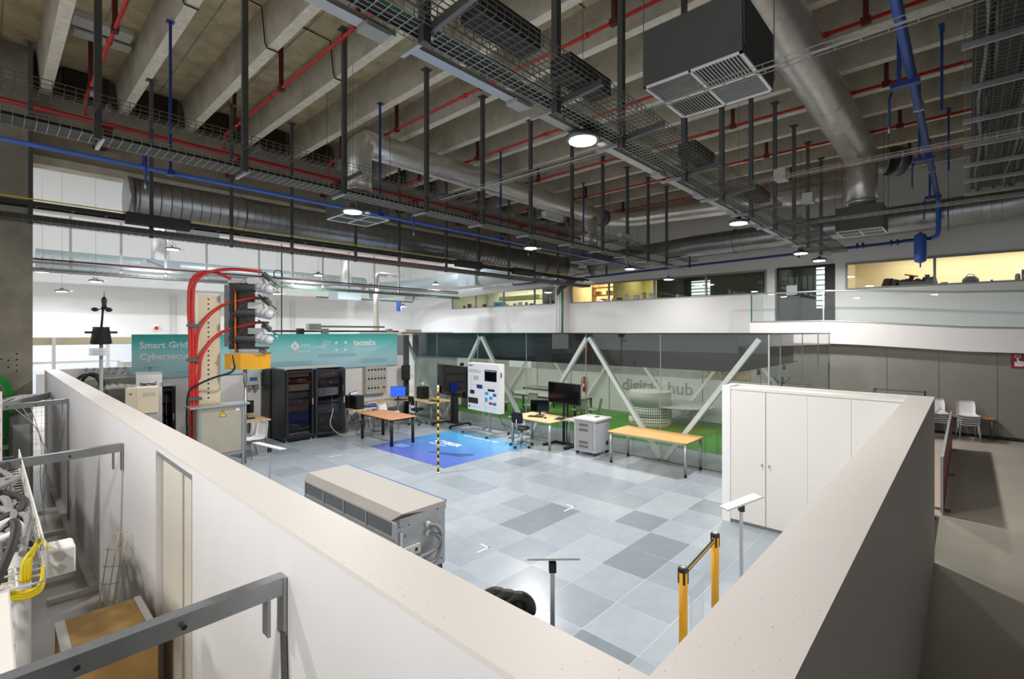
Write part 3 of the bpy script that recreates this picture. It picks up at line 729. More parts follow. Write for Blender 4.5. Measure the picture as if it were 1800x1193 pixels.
dt = thing('spiral_duct', 'long spiral duct running along the top of the mezzanine wall to the right edge', 'duct', (18.6, 5, 6.35))
MB().tube([(19.3, 12.9, 6.2), (19.3, 8, 6.43), (19.3, 1.3, 6.5), (19.3, -.8, 6.54), (19.05, -1.6, 6.6), (18.3, -2.4, 6.8), (16.9, -3.6, 7.1)], .43, 26).build('pipe', 'duct_spiral', dt)
m = MB(); ring_seams(m, (19.3, 12.9, 6.2), (19.3, 8, 6.43), .43, .2, 26); ring_seams(m, (19.3, 8, 6.43), (19.3, -.8, 6.54), .43, .2, 26); m.build('seams', 'galv_dark', dt, kind='stuff')
for y in (10.5, 6.4, .4): MB().tube(arc((19.3, y, 6.45), .45, 0, 2*PI, 18, (1, 0, 0)), .014, 5).cyl((19.3, y, 6.9), (19.3, y, 8.3), .006, 5).build('hanger_ring', 'galv_dark', dt)
# insulated silver ducts
def foil_duct(label, y, x0, x1, z, zb, r, drops, tail=None):
    t = thing('foil_duct', label, 'duct', ((x0+x1)/2, y, z))
    MB().tube([(x0+r*.6, y, z)]+[(x0+(x1-x0)*i/12, y, z+.01*math.sin(i*2.1)) for i in range(1, 13)], [r*(1+.02*math.sin(i*1.9)) for i in range(13)], 22).build('pipe', 'foil', t)
    k = x0+1.0
    while k < x1: MB().tube([(k-.03, y, z), (k, y, z), (k+.03, y, z)], [r*.99, r*1.03, r*.99], 22, caps=False).build('tape_band', 'foil', t); k += 1.25
    for x in drops:
        MB().tube([(x+r*1.1, y, z-.02)]+arc((x+r*1.1, y, z-r*1.1), r*1.1, PI/2, PI, 6)+[(x, y, zb)] if x < (x0+x1)/2 else [(x, y, z-.1), (x, y, zb)], r*.97, 22).build('drop', 'foil', t)
        MB().tube([(x, y, zb+.12), (x, y, zb+.2)], r*1.04, 22).build('tape_band', 'foil', t)
    if tail: MB().tube(tail, r*.92, 20).build('tail', 'foil', t)
    return t
foil_duct('silver insulated duct with a drop at its left end under the ribs', 10.92, 6.15, 16.9, 7.67, 6.3, .33, (6.2, 16.2), [(16.9, 10.92, 7.67), (17.6, 10.75, 7.67), (17.95, 9.8, 7.6), (18.1, 6.0, 7.5), (18.1, 2.8, 7.45)])
MB().tube([(16.85, 10.92, 7.67), (17.2, 10.9, 7.67)], .35, 22).build('dark_collar', 'galv_dark', bpy.data.objects['foil_duct'])
foil_duct('thick silver insulated duct slanting down from the upper right to the far diffuser', 2.03, -3.5, 15.65, 7.62, 6.25, .36, (15.7,), [(15.65, 2.03, 7.62), (16.2, 2.03, 7.62), (16.4, 1.6, 7.58)])
tag(MB().tube([(16.42, 1.5, 7.58), (16.62, 1.3, 7.56)], .38, 20).build('duct_collar', 'galv_dark'), 'round dark collar at the far end of the thick silver duct', 'duct collar')
# diffuser boxes
def diffuser(label, cx, cy, z0, h, s=.55, body='box_dark', fine=True, group='ceiling diffuser boxes'):
    t = thing('diffuser_box', label, 'diffuser', (cx, cy, z0), 0, group)
    MB().box(cx-s, cy-s, z0+.02, cx+s, cy+s, z0+h).build('housing', body, t)
    MB().box(cx-s, cy-s, z0, cx+s, cy-s+.03, z0+.02).box(cx-s, cy+s-.03, z0, cx+s, cy+s, z0+.02).box(cx-s, cy-s, z0, cx-s+.03, cy+s, z0+.02).box(cx+s-.03, cy-s, z0, cx+s, cy+s, z0+.02).box(cx-.012, cy-s, z0, cx+.012, cy+s, z0+.02).box(cx-s, cy-.012, z0, cx+s, cy+.012, z0+.02).build('grille_frame', 'grille', t)
    n = 14 if fine else 8
    for qx in (-1, 1):
        for qy in (-1, 1):
            q = MB(); a, b = (cx-s+.03, cx-.012) if qx < 0 else (cx+.012, cx+s-.03); c, d = (cy-s+.03, cy-.012) if qy < 0 else (cy+.012, cy+s-.03)
            for i in range(n):
                if qx*qy > 0:
                    y = c+(d-c)*(i+.5)/n; w = (d-c)/n*.4; q.add([(a, y-w, z0+.002), (b, y-w, z0+.002), (b, y+w*.6, z0+.028), (a, y+w*.6, z0+.028), (a, y-w+.004, z0+.002), (b, y-w+.004, z0+.002), (b, y+w*.6+.004, z0+.028), (a, y+w*.6+.004, z0+.028)], [(0,3,2,1), (4,5,6,7), (0,1,5,4), (2,3,7,6)])
                else:
                    x = a+(b-a)*(i+.5)/n; w = (b-a)/n*.4; q.add([(x-w, c, z0+.002), (x-w, d, z0+.002), (x+w*.6, d, z0+.028), (x+w*.6, c, z0+.028), (x-w+.004, c, z0+.002), (x-w+.004, d, z0+.002), (x+w*.6+.004, d, z0+.028), (x+w*.6+.004, c, z0+.028)], [(0,1,2,3), (7,6,5,4), (4,5,1,0), (6,7,3,2)])
            q.build('grille_quadrant', 'grille', t)
    for sx in (-1, 1):
        for sy in (-1, 1): MB().cyl((cx+sx*(s-.02), cy+sy*(s+.012), z0+.1), (cx+sx*(s-.02), cy+sy*(s+.012), 8.9), .006, 5).build('hanger_rod', 'galv_dark', t)
    return t
diffuser('large dark grey diffuser box with white slatted grille, nearest at upper right', 5.8, 2.23, 5.86, .66)
diffuser('dark grey diffuser box at the far end of the thick silver duct', 15.7, 2.03, 5.62, .63, .5, fine=False)
diffuser('grey diffuser box behind the left lamp at the foot of the silver duct drop', 6.2, 10.92, 5.75, .55, fine=False)
diffuser('grey diffuser box at the far drop of the left silver duct', 16.2, 10.92, 5.75, .55, fine=False)

# ================================================================ PIPES
for k, x in enumerate((-3.9, -1.2, 1.45, 4.15, 6.95, 9.7, 12.45, 15.2, 17.9)):
    lb = ['left of the column', 'above the left edge', 'first right of the column', 'second right of the column', 'third right of the column', 'fourth right of the column', 'fifth right of the column', 'sixth right of the column', 'closest to the far wall'][k]
    t = thing('sprinkler_pipe', 'red sprinkler branch pipe under the ribs, '+lb, 'pipe', (x, 3, 8.05), 0, 'red sprinkler branches')
    MB().tube([(x, -4.4, 8.05), (x, 13.85, 8.05), (x, 13.95, 8.0), (x, 14.0, 7.7)], .03, 8).build('pipe', 'red_pipe', t)
    for y in (-1.5, 1.2, 4.2, 7.3, 10.4, 13.2):
        MB().box(x-.035, y-.035, 8.1, x+.035, y+.035, 9.05).box(x-.08, y-.06, 9.02, x+.08, y+.06, 9.05).build('bracket', 'rust', t)
        MB().box(x-.05, y-.07, 8.0, x+.05, y+.07, 8.1).build('clamp', 'rust', t)
        MB().cyl((x, y+.5, 8.05), (x, y+.62, 8.05), .045, 10).build('coupling', 'red_pipe', t)
t = thing('sprinkler_main', 'long red sprinkler main running in front of the concrete girder', 'pipe', (8, 14, 7.65))
MB().tube([(-4, 14.0, 7.62), (20, 14.0, 7.62)], .05, 10).build('pipe', 'red_main', t)
for x in (1.8, 4.6, 7.3, 10.1, 12.9, 15.6): MB().box(x-.12, 13.96, 7.3, x+.12, 15.0, 7.56).build('bracket', 'rust', t)
t = thing('compressed_air_pipe', 'long straight blue pipe crossing the hall below the left tray', 'pipe', (8, 9.95, 5.72))
MB().tube([(-4, 9.95, 5.74), (18.85, 9.95, 5.68)], .035, 10).build('pipe', 'blue_pipe', t)
for x in (2.13, 6.2, 10.2, 14.4):
    p = MB().box(x-.02, 9.93, 5.75, x+.02, 9.97, 8.3).build('drop_rod', 'blue_dark', t)
    MB().box(x-.06, 9.89, 8.29, x+.06, 10.01, 8.3).build('head_plate', 'blue_dark', p)
    MB().box(x-.05, 9.88, 5.68, x+.05, 10.02, 5.76).build('clamp', 'blue_dark', t)
for x in (1.75, 7.0, 11.2):
    v = MB().tube([(x, 9.95, 5.75), (x, 9.85, 5.95), (x, 9.75, 5.9), (x, 9.75, 5.45)], .02, 8).build('drop_pipe', 'blue_dark', t)
    MB().cyl((x, 9.75, 5.45), (x, 9.75, 5.33), .018, 8).build('valve', 'galv', v)
t = thing('compressed_air_pipe', 'thick blue pipe running from the top right down to the blue filter', 'pipe', (9, .6, 6.8))
MB().tube([(-3, .6, 6.85), (18.4, .6, 6.78)]+arc((18.4, .6, 6.58), .2, PI/2, 0, 5)+[(18.6, .6, 5.95)]+[(18.6, .62, 5.8), (18.6, .75, 5.72)], .06, 12).build('pipe', 'blue_pipe', t)
MB().tube([(18.6, .75, 5.72), (18.6, 1.4, 5.72)], .05, 10).build('pipe', 'blue_dark', t)
for x in (4.9, 9.3, 13.6, 17.6):
    p = MB().box(x-.025, .72, 6.7, x+.025, .77, 8.3).build('drop_rod', 'blue_dark', t)
    MB().box(x-.05, .5, 6.66, x+.05, .85, 6.73).build('clamp', 'blue_dark', t)
    MB().tube([(x+.2, .85, 6.7), (x+.2, .88, 6.6), (x+.2, .88, 6.2)], .018, 8).build('drop_pipe', 'blue_dark', t)
    MB().cyl((x+.2, .88, 6.2), (x+.2, .88, 6.08), .02, 8).build('valve', 'galv', t)
    MB().box(x+1.4, .53, 6.74, x+1.46, .67, 6.88).build('band', 'galv', t)
for x in (6.9, 11.3, 15.6):
    p = MB().box(x-.02, .3, 6.85, x+.02, .34, 8.3).build('drop_rod', 'blue_dark', t); MB().box(x-.15, .28, 8.27, x+.15, .36, 8.3).build('head_plate', 'blue_dark', p)
t = thing('air_filter', 'blue cylindrical air filter hanging in front of the warm workshop window', 'filter', (18.6, .95, 5.0))
MB().lathe([(.05, 5.05), (.14, 5.1), (.15, 5.16), (.15, 5.82), (.13, 5.88), (.04, 5.92)], (18.6, 1.0, -.02), 18).build('vessel', 'blue_pipe', t)
MB().cyl((18.6, 1.0, 4.9), (18.6, 1.0, 5.05), .02, 8).build('drain_valve', 'blue_dark', t)
MB().cyl((18.6, 1.0, 5.9), (18.6, 1.0, 5.94), .03, 8).build('cap_nut', 'blue_dark', t)
t = thing('compressed_air_pipe', 'thin blue pipe along the mezzanine wall above the office windows', 'pipe', (18.9, 8, 5.6))
MB().tube([(18.6, 1.3, 5.72), (18.65, 1.9, 5.7), (18.95, 12.5, 5.55), (18.95, 17.5, 5.5), (18.95, 17.6, 5.6)], .045, 10).build('pipe', 'blue_dark', t)
for y in (1.5, 1.65, 2.35, 2.5): MB().cyl((18.62, y, 5.71), (18.62, y+.05, 5.71), .09, 12).build('flange', 'blue_dark', t)
for y in (4.2, 8.0, 11.8): MB().box(18.85, y-.03, 5.55, 18.9, y+.03, 6.0).build('hanger_rod', 'blue_dark', t)
# black conduits stepping over the ribs
for k, (x, y) in enumerate(((2.26, 9.2), (3.64, 9.5), (5.02, 9.6))):
    c = MB().tube([(x-1.0, y, 9.03), (x-.2, y, 9.0), (x-.14, y, 8.35), (x-.1, y, 8.27), (x+.1, y, 8.27)], .014, 6)
    tag(c.build('black_conduit', 'cable_black'), ('black conduit stepping down the leftmost of three ribs', 'black conduit stepping down the middle of three ribs', 'black conduit stepping down the rightmost of three ribs')[k], 'conduit', 'black conduits under the ribs')
cb = thing('damaged_fixture', 'broken white ceiling fixture between two ribs at the upper left', 'fixture', (1.5, 12.6, 8.8))
MB().box(1.1, 12.2, 8.92, 2.0, 12.6, 9.04).build('panel', 'light_plastic', cb); MB().box(1.15, 12.7, 8.9, 2.05, 13.0, 8.94).build('panel', 'light_plastic', cb); MB().cyl((1.5, 13.3, 7.9), (1.5, 13.3, 9.0), .05, 10).build('drain_pipe', 'grey_plastic', cb)

# ================================================================ REAR BAY
t = thing('spiral_duct', 'pale spiral duct along the white rear wall', 'duct', (8, 27, 5.95))
MB().tube([(1.3, 27, 5.95), (15.7, 27, 5.95)], .38, 22).build('pipe', 'duct_cool', t)
m = MB(); ring_seams(m, (1.3, 27, 5.95), (15.7, 27, 5.95), .38, .3, 22, .008); m.build('seams', 'duct_cool', t, kind='stuff')
t = thing('cable_tray', 'pale cable tray on white hangers crossing the rear bay', 'cable tray', (8, 21, 4.95))
m = MB(); wires(m, -3, 18, 20.8, 21.3, 4.9, .1, .2, 4, .006); m.build('wire_mesh', 'wire', t, kind='stuff')
MB().box(-3, 20.82, 4.92, 18, 21.28, 4.98).build('cable_bed', 'galv_dark', t)
MB().box(-3, 20.9, 5.12, 18, 20.95, 5.2).build('ladder_rail', 'alu', t)
MB().tube([(-3+i, 20.86, 5.25) for i in range(22)], .03, 6).build('cable', 'maroon', t)
MB().tube([(7+i, 20.75, 4.87) for i in range(12)], .025, 6).build('cable', 'cable_green_dk', t)
posts(t, [1.82, 3.1, 4.36, 5.65, 7.52, 8.87, 10.2, 11.45, 12.8, 14.2], 21.05, 4.85, 6.9, .07, 'duct_white')
MB().box(-3, 20.95, 6.72, 17, 21.15, 6.8).build('trunking', 'duct_white', t)
t = thing('sprinkler_main', 'red pipe across the rear bay above the pale tray', 'pipe', (6, 20.2, 6.4))
MB().tube([(-3, 20.2, 6.42), (17, 20.2, 6.42)], .06, 8).build('pipe', 'red_pipe', t)
t = thing('foil_duct', 'short vertical silver duct feeding the pale blue box in the rear bay', 'duct', (4.6, 23, 5.6))
MB().tube([(4.6, 23, 7.2), (4.6, 23, 5.75)], .3, 18).build('drop', 'foil', t)
t = thing('plenum_box', 'pale blue sheet-metal plenum box hanging in the rear bay', 'duct box', (4.6, 23, 5.2))
MB().box(4.05, 22.5, 5.3, 5.15, 23.5, 5.75).build('body', 'box_light', t); MB().bar((4.05, 22.495, 5.74), (5.15, 22.495, 5.32), .01, .02).build('cross_fold', 'duct_cool', t)
diffuser('pale blue diffuser box behind the leftmost cool lamp of the rear bay', 4.6, 18.6, 6.05, .45, .6, 'box_light', False)
t = thing('foil_duct', 'vertical silver pipe with an elbow at the right of the rear bay', 'duct', (13.2, 21.6, 3))
MB().tube([(14.6, 21.6, 5.9), (13.5, 21.6, 5.9)]+arc((13.45, 21.6, 5.7), .2, PI/2, PI, 4)+[(13.25, 21.6, 2.3)], .14, 14).build('pipe', 'foil', t)
t = thing('foil_duct', 'short vertical silver duct beside the elbow pipe in the rear bay', 'duct', (13.2, 24, 5.5))
MB().tube([(12.9, 24, 6.8), (12.9, 24, 5.4)], .28, 16).build('drop', 'foil', t); MB().box(12.2, 23.5, 4.7, 13.5, 24.5, 5.4).build('plenum', 'box_light', t)
t = thing('pale_duct', 'pale blue round duct rising along the right of the rear bay', 'duct', (18, 22, 6))
MB().tube([(16.4, 27.5, 5.6), (18.2, 26.0, 5.8), (18.6, 24.0, 5.9), (18.6, 15.6, 6.1)], .5, 22).build('pipe', 'duct_cool', t); MB().box(17.9, 19.4, 5.55, 19.1, 20.8, 6.5).build('plenum', 'box_light', t)
t = thing('pale_duct', 'white lagged duct below the pale blue duct along the far wall', 'duct', (19.4, 20, 5.6))
MB().tube([(18.6, 26.9, 5.25), (19.7, 26.0, 5.3), (19.9, 24, 5.4), (19.9, 15.7, 5.65)], .27, 18).build('pipe', 'duct_white', t)
t = thing('compressed_air_pipe', 'green pipe with a blue filter in the rear corner', 'pipe', (17.8, 25, 4.9))
MB().tube([(12, 25.5, 4.9), (18.2, 25.5, 4.9), (18.4, 25.5, 5.4)], .04, 8).build('pipe', 'cable_green_dk', t); MB().lathe([(.12, 4.3), (.14, 4.35), (.14, 4.9), (.1, 4.95)], (17.2, 25.5, 0), 14).build('filter', 'blue_pipe', t)
for x, lb in ((6.25, 'left of the red cables'), (11.3, 'right of the insulators'), (12.06, 'in the middle of the white wall')):
    t = thing('wire_ladder', 'white vertical wire ladder tray on the rear wall '+lb, 'cable tray', (x, 28.6, 2.75), 0, 'vertical wire trays on the rear wall'); m = MB()
    for dx in (-.12, .12): m.box(x+dx-.008, 28.6, 2.75, x+dx+.008, 28.62, 4.9)
    for k in range(14): m.box(x-.12, 28.6, 2.8+k*.15, x+.12, 28.615, 2.812+k*.15)
    m.build('wire_mesh', 'wire', t)
a = thing('fire_alarm', 'small red and white alarm sounder on the rear white wall', 'alarm', (5.56, 28.6, 3.2)); MB().box(5.46, 28.62, 3.2, 5.66, 28.7, 3.4).build('base', 'white', a); MB().sph((5.56, 28.6, 3.21), .09).build('dome', 'red', a)
tag(MB().tube([(9.6, 24, 0.0), (9.6, 24, 11.0)], .03, 6).build('hanging_cable', 'cable_black'), 'black cable hanging vertically in front of the rear wall', 'cable')
tag(MB().tube(arc((9.4, 23.9, 5.75), .2, 0, 2*PI, 16), .025, 6).build('cable_loop', 'cable_black'), 'black coiled cable loop hanging in the rear bay', 'cable')
# test rig frames behind the lab's end wall
t = thing('gantry_frame', 'white steel frame with grey top beam behind the weather station', 'frame', (3, 19, 0))
MB().box(-1, 19.9, 2.62, 3.75, 20.05, 2.85).build('top_beam', 'beige_metal', t)
for x in (1.35, 2.6, 3.35): MB().box(x-.04, 19.85, 0, x+.04, 19.93, 2.85).build('upright', 'white', t)
MB().box(.7, 20.3, 2.05, 6, 20.6, 2.12).build('shelf', 'white', t); MB().box(1.0, 20.3, .9, 3.6, 20.5, 1.75).build('panel', 'white', t)
t = thing('mesh_fence', 'white wire fence panel behind the left end of the lab wall', 'fence', (1.7, 17.5, 0)); m = MB()
for k in range(26): m.box(.55+k*.1, 17.5, 0, .556+k*.1, 17.506, 2.0)
for k in range(20): m.box(.55, 17.5, .05+k*.1, 3.1, 17.506, .056+k*.1)
m.build('wire_mesh', 'white', t)
for x in (.55, 1.8, 3.1): MB().box(x-.02, 17.48, 0, x+.02, 17.52, 2.05).build('post', 'white', t)
t = thing('test_bench', 'pale box-shaped rig with a blue stripe beside the banner', 'machine', (3, 17, 0)); MB().box(2.45, 16.3, 0, 3.3, 17.2, 2.22).build('body', 'offwhite', t); MB().box(3.0, 16.28, 1.9, 3.12, 16.3, 2.9).build('stripe', 'navy', t)
t = thing('test_rig', 'dark horizontal bar with grey clamps above the banner in the rear bay', 'machine', (9, 20, 3))
MB().tube([(7.0, 19, 3.05), (14, 19, 3.05)], .04, 8).build('bar', 'cable_black', t)
for x in (8.3, 9.3, 12.3):
    MB().box(x-.12, 18.9, 2.7, x+.12, 19.1, 3.15).build('clamp', 'olive_board' if x > 8.5 else 'cable_black', t); MB().box(x-.06, 18.95, 0, x+.06, 19.05, 2.75).build('post', 'grey_plastic', t)
MB().box(9.0, 19.2, 3.2, 12.2, 19.3, 3.28).build('rail', 'olive_board', t); MB().box(8.7, 19.1, 3.1, 9.2, 19.4, 3.35).build('head', 'grey_plastic', t)
t = thing('duct_pile', 'long white panel edge lying over the glass room behind the banner end', 'panel', (12, 22, 2.9)); MB().box(9.8, 17.2, 2.82, 14.5, 17.9, 3.02).build('panel', 'offwhite', t); MB().box(11.8, 17.0, 3.02, 12.6, 17.5, 3.12).build('block', 'beige_metal', t)
t = thing('vertical_conduit', 'green conduit and wire ladder running down the white pier', 'conduit', (19.8, 15.2, 3)); MB().cyl((19.83, 15.0, 2.5), (19.83, 15.0, 5.6), .05, 8).build('pipe', 'cable_green_dk', t); m = MB()
for dy in (.2, .42): m.box(19.86, 14.98+dy, 2.5, 19.88, 15.0+dy, 5.6)
for k in range(30): m.box(19.86, 15.18, 2.5+k*.1, 19.88, 15.42, 2.515+k*.1)
m.build('ladder', 'wire', t)
t = thing('cable_bundle', 'fan of thick black cables dropping from the far tray beside the pier', 'cables', (18.9, 14.5, 5.5))
for k in range(7): MB().tube(smooth_path([(18.0, 13.3-k*.12, 5.42), (18.3, 13.6-k*.1, 5.36), (18.6, 14.3-k*.06, 5.1), (19.3, 14.9, 4.85)]), .03, 6).build('cable', 'cable_black', t)
# ================================================================ LAB FURNITURE
# white cabinets at the end of the right wall
for k, (ya, yb, lb) in enumerate(((1.67, 2.86, 'tall white two-door cabinet at the free end of the cabinet row, dark slit between doors'), (.575, 1.67, 'tall white two-door cabinet built against the speckled right wall'))):
    t = thing('tall_cabinet', lb, 'cabinet', (8.2, (ya+yb)/2, 0), 0, 'white cabinets at the wall end')
    MB().box(8.02, ya, .07, 8.42, yb-(.13 if k == 0 else 0), 2.1).build('carcass', 'offwhite', t)
    MB().box(8.05, ya, .012, 8.42, yb, .07).build('plinth', 'grey_plastic', t)
    MB().box(8.0, ya, 2.1, 8.06, yb, 2.14).box(8.38, ya, 2.1, 8.42, yb, WH).build('top_rail', 'offwhite', t)
    if k == 0: MB().box(7.99, 2.735, .012, 8.42, 2.86, WH-.005).build('end_panel', 'white_gloss', t)
    MB().box(8.06, ya, 2.11, 8.38, yb-(.13 if k == 0 else 0), 2.13).build('top_board', 'offwhite', t)
    mid = 2.22 if k == 0 else 1.15
    for a, b, hy in ((ya+.001, mid-(.007 if k == 0 else .0015), mid-.05), (mid+(.007 if k == 0 else .0015), (2.73 if k == 0 else yb)-.001, mid+.05)):
        d = MB().box(7.995, a, .07, 8.02, b, 2.09).build('door', 'offwhite', t)
        MB().cyl((7.995, hy, 1.0), (7.975, hy, 1.0), .012, 10).box(7.96, hy-.006, .97, 7.975, hy+.006, 1.015).build('lock_handle', 'chrome', d)
# server racks
def rack(label, x0, y0, w, d, h, units, door=True, group='black server racks', open_a=0):
    t = thing('server_rack', label, 'server rack', (x0+w/2, y0+d/2, 0), 0, group)
    MB().box(x0, y0, .1, x0+.04, y0+d, h-.03).box(x0+w-.04, y0, .1, x0+w, y0+d, h-.03).build('side_panel', 'black_rack', t)
    MB().box(x0+.04, y0+d-.03, .1, x0+w-.04, y0+d, h-.03).build('back_panel', 'black_rack', t)
    MB().box(x0, y0, .06, x0+w, y0+d, .1).build('bottom', 'black_rack', t)
    MB().box(x0-.005, y0-.005, h-.03, x0+w+.005, y0+d, h).build('top_panel', 'cover_sheet', t)
    MB().box(x0+.04, y0+.06, .1, x0+.1, y0+.1, h-.03).box(x0+w-.1, y0+.06, .1, x0+w-.04, y0+.1, h-.03).build('rail', 'rack_dark', t)
    for (za, zb, m, dx) in units:
        e = MB().box(x0+.1, y0+.08-dx, za, x0+w-.1, y0+d*.7, zb).build('equipment', m, t); q = MB()
        for i in range(7):
            u = x0+.13+random.random()*(w-.32); v = za+.02+random.random()*max(.01, zb-za-.06); q.box(u, y0+.072-dx, v, u+random.choice((.02, .05, .09)), y0+.08-dx, v+random.choice((.012, .02, .035)))
        q.build('front_controls', random.choice(('light_plastic', 'offwhite', 'copper', 'grey_plastic')), e)
    MB().box(x0-.005, y0-.01, h-.06, x0+.05, y0, h-.03).box(x0+w-.05, y0-.01, h-.06, x0+w+.005, y0, h-.03).box(x0-.005, y0-.01, .1, x0+.06, y0, .14).build('corner_cap', 'blue_pipe', t)
    if door:
        R = Matrix.Translation((x0+.02, y0-.01, 0))@Matrix.Rotation(open_a, 4, 'Z')
        def X(mb): mb.v = [tuple(R@Vector(p)) for p in mb.v]; return mb
        W = w-.04
        X(MB().box(0, -.03, .12, .06, 0, h-.06).box(W-.06, -.03, .12, W, 0, h-.06).box(.06, -.03, .12, W-.06, 0, .2).box(.06, -.03, h-.13, W-.06, 0, h-.06)).build('door_frame', 'black_rack', t)
        X(MB().box(.06, -.018, .2, W-.06, -.012, h-.13)).build('door_glass', GLASS_DARK, t)
        X(MB().box(W-.05, -.05, 1.0, W-.02, -.03, 1.16)).build('door_handle', 'alu', t)
    for x in (x0+.06, x0+w-.06):
        for y in (y0+.06, y0+d-.06):
            MB().cyl((x-.02, y, .04), (x+.02, y, .04), .032, 12).box(x-.025, y-.02, .05, x+.025, y+.02, .08).build('caster', 'light_plastic', t)
    return t
U1 = [(1.78, 1.86, 'light_plastic', 0), (1.62, 1.74, 'rack_dark', 0), (1.4, 1.56, 'beige_metal', .0), (1.2, 1.34, 'galv_dark', 0), (1.06, 1.14, 'rack_dark', 0), (.86, .98, 'sign_red', 0), (.55, .75, 'navy', 0), (.3, .5, 'rack_dark', 0), (.16, .24, 'light_plastic', 0)]
U2 = [(1.72, 1.86, 'maroon', 0), (1.5, 1.64, 'rack_dark', 0), (1.18, 1.4, 'light_plastic', 0), (.98, 1.05, 'galv_dark', 0), (.7, .92, 'galv_dark', 0), (.45, .6, 'rack_dark', 0), (.2, .35, 'rack_dark', 0)]
rack('black server rack with closed glass door, left one of the pair', 5.45, 13.42, .8, .9, 2.02, U1)
rack('black server rack with its glass door ajar, right one of the pair', 6.27, 13.42, .84, .9, 2.02, U2, True, open_a=math.radians(-24))
rack('black equipment rack behind the roll-up banner, left of the red cables', 2.2, 13.3, .75, .9, 1.8, U1[1:5])
t = thing('side_cabinet', 'plain charcoal cabinet standing behind the pair of server racks', 'cabinet', (5.8, 14.7, 0)); MB().bbox(5.42, 14.36, .05, 6.6, 14.93, 1.96, .01).build('body', 'black_rack', t); MB().box(5.45, 14.4, .012, 6.55, 14.9, .05).build('plinth', 'dark_slot', t)
t = thing('open_equipment_rack', 'open rack of grey modules behind the right server rack', 'rack', (7.4, 14.8, 0))
for x in (7.15, 7.75): MB().box(x, 14.6, .012, x+.04, 14.64, 1.9).build('upright', 'rack_dark', t)
for k, z in enumerate((.4, .8, 1.15, 1.45, 1.7)): MB().box(7.19, 14.55, z, 7.75, 14.9, z+.18).build('module', ('rack_dark', 'grey_plastic', 'light_plastic', 'rack_dark', 'galv_dark')[k], t)
t = thing('rack_cables', 'loose grey and red cables hanging from the open rack door to the floor', 'cables', (7.0, 13.2, 0))
MB().tube(smooth_path([(6.75, 13.38, 1.2), (6.7, 13.2, .8), (6.6, 13.15, .4), (6.85, 13.1, .1), (7.2, 13.0, .03), (7.5, 13.1, .03)]), .012, 6).build('cable', 'cable_lgrey', t)
MB().tube(smooth_path([(7.0, 13.35, 1.1), (7.1, 13.3, .8), (7.0, 13.25, .4), (6.9, 13.3, .2)]), .012, 6).build('cable', 'red_cable', t)
MB().tube(smooth_path([(7.1, 13.2, .03), (7.4, 12.9, .03), (7.3, 12.7, .03), (7.7, 12.8, .03), (7.9, 13.2, .03)]), .014, 6).build('cable', 'cable_lgrey', t)
MB().tube(smooth_path([(7.2, 13.3, .7), (7.35, 13.2, .4), (7.6, 13.3, .5), (7.7, 13.1, .1), (7.9, 12.9, .03)]), .01, 6).build('cable', 'cable_black', t)
# banner on the end wall
bn = thing('wall_banner', 'long teal printed banner with white lettering on the end wall of the lab', 'banner', (6.2, 14.97, 1.84))
bmat = ramp_mat('banner_print', [(0, '#a3cdd9'), (.35, '#aedbe3'), (.62, '#8fdadc'), (.85, '#50c4be'), (1, '#3cada7')], 'Z', .5, .16, 1.3)
MB().box(2.41, 14.96, 1.84, 10.02, 14.99, 2.95).build('panel', bmat, bn)
F0 = lambda x, z: frame((x, 14.957, z), (1, 0, 0), (0, 0, 1))
text('lettering', 'Smart Grid', .225, 'text_white', bn, F0(2.56, 2.605), .0015, bold=.005)
text('lettering', 'Cybersecurity Lab', .225, 'text_white', bn, F0(2.56, 2.32), .0015, bold=.005)
text('logo_text', 'tecnal:a', .27, 'text_white', bn, F0(8.32, 2.57), .0015, bold=.008)
text('tagline', 'MEMBER OF BASQUE RESEARCH\n& TECHNOLOGY ALLIANCE', .065, 'text_white', bn, F0(8.32, 2.46), .0015)
MB().box(8.32, 14.955, 2.33, 8.45, 14.959, 2.342).build('tagline', 'text_white', bn)
MB().prism([(6.23, 2.585), (6.38, 2.735), (6.53, 2.585), (6.38, 2.435)], -.0015, .0015, Matrix(((1,0,0),(0,0,-1),(0,1,0))), (0, 14.957, 0)).build('logo_diamond', 'text_white', bn)
text('logo_mark', 'r', .16, 'text_pale', bn, F0(6.34, 2.54), .003, bold=.006)
text('logo_text', 'rnti_', .2, 'text_white', bn, F0(6.57, 2.54), .0015)
MB().box(6.45, 14.955, 2.43, 6.85, 14.959, 2.442).box(6.4, 14.955, 2.39, 6.85, 14.959, 2.398).build('tagline', 'text_white', bn)
text('logo_text', 'basque', .095, 'text_white', bn, F0(7.27, 2.68), .0015); text('logo_text', 'digital', .095, 'text_white', bn, F0(7.24, 2.6), .0015)
text('logo_text', 'innovation', .095, 'text_white', bn, F0(6.98, 2.52), .0015, bold=.002); text('logo_text', 'hub', .095, 'text_white', bn, F0(7.24, 2.44), .0015)
for sx in (-1, 1):
    for sz in (-1, 1): MB().prism([(7.87+sx*.2, 2.55+sz*.15), (7.87+sx*.1, 2.55+sz*.15), (7.87+sx*.13, 2.55+sz*.09), (7.87+sx*.2, 2.55+sz*.07)] if sx*sz > 0 else [(7.87+sx*.2, 2.55+sz*.07), (7.87+sx*.13, 2.55+sz*.09), (7.87+sx*.1, 2.55+sz*.15), (7.87+sx*.2, 2.55+sz*.15)], -.0015, .0015, Matrix(((1,0,0),(0,0,-1),(0,1,0))), (0, 14.957, 0)).build('logo_bracket', 'text_white', bn)
MB().box(7.68, 14.955, 2.54, 8.06, 14.959, 2.555).box(7.76, 14.955, 2.575, 7.98, 14.959, 2.59).box(7.76, 14.955, 2.505, 7.98, 14.959, 2.52).build('logo_lines', 'text_pale', bn)
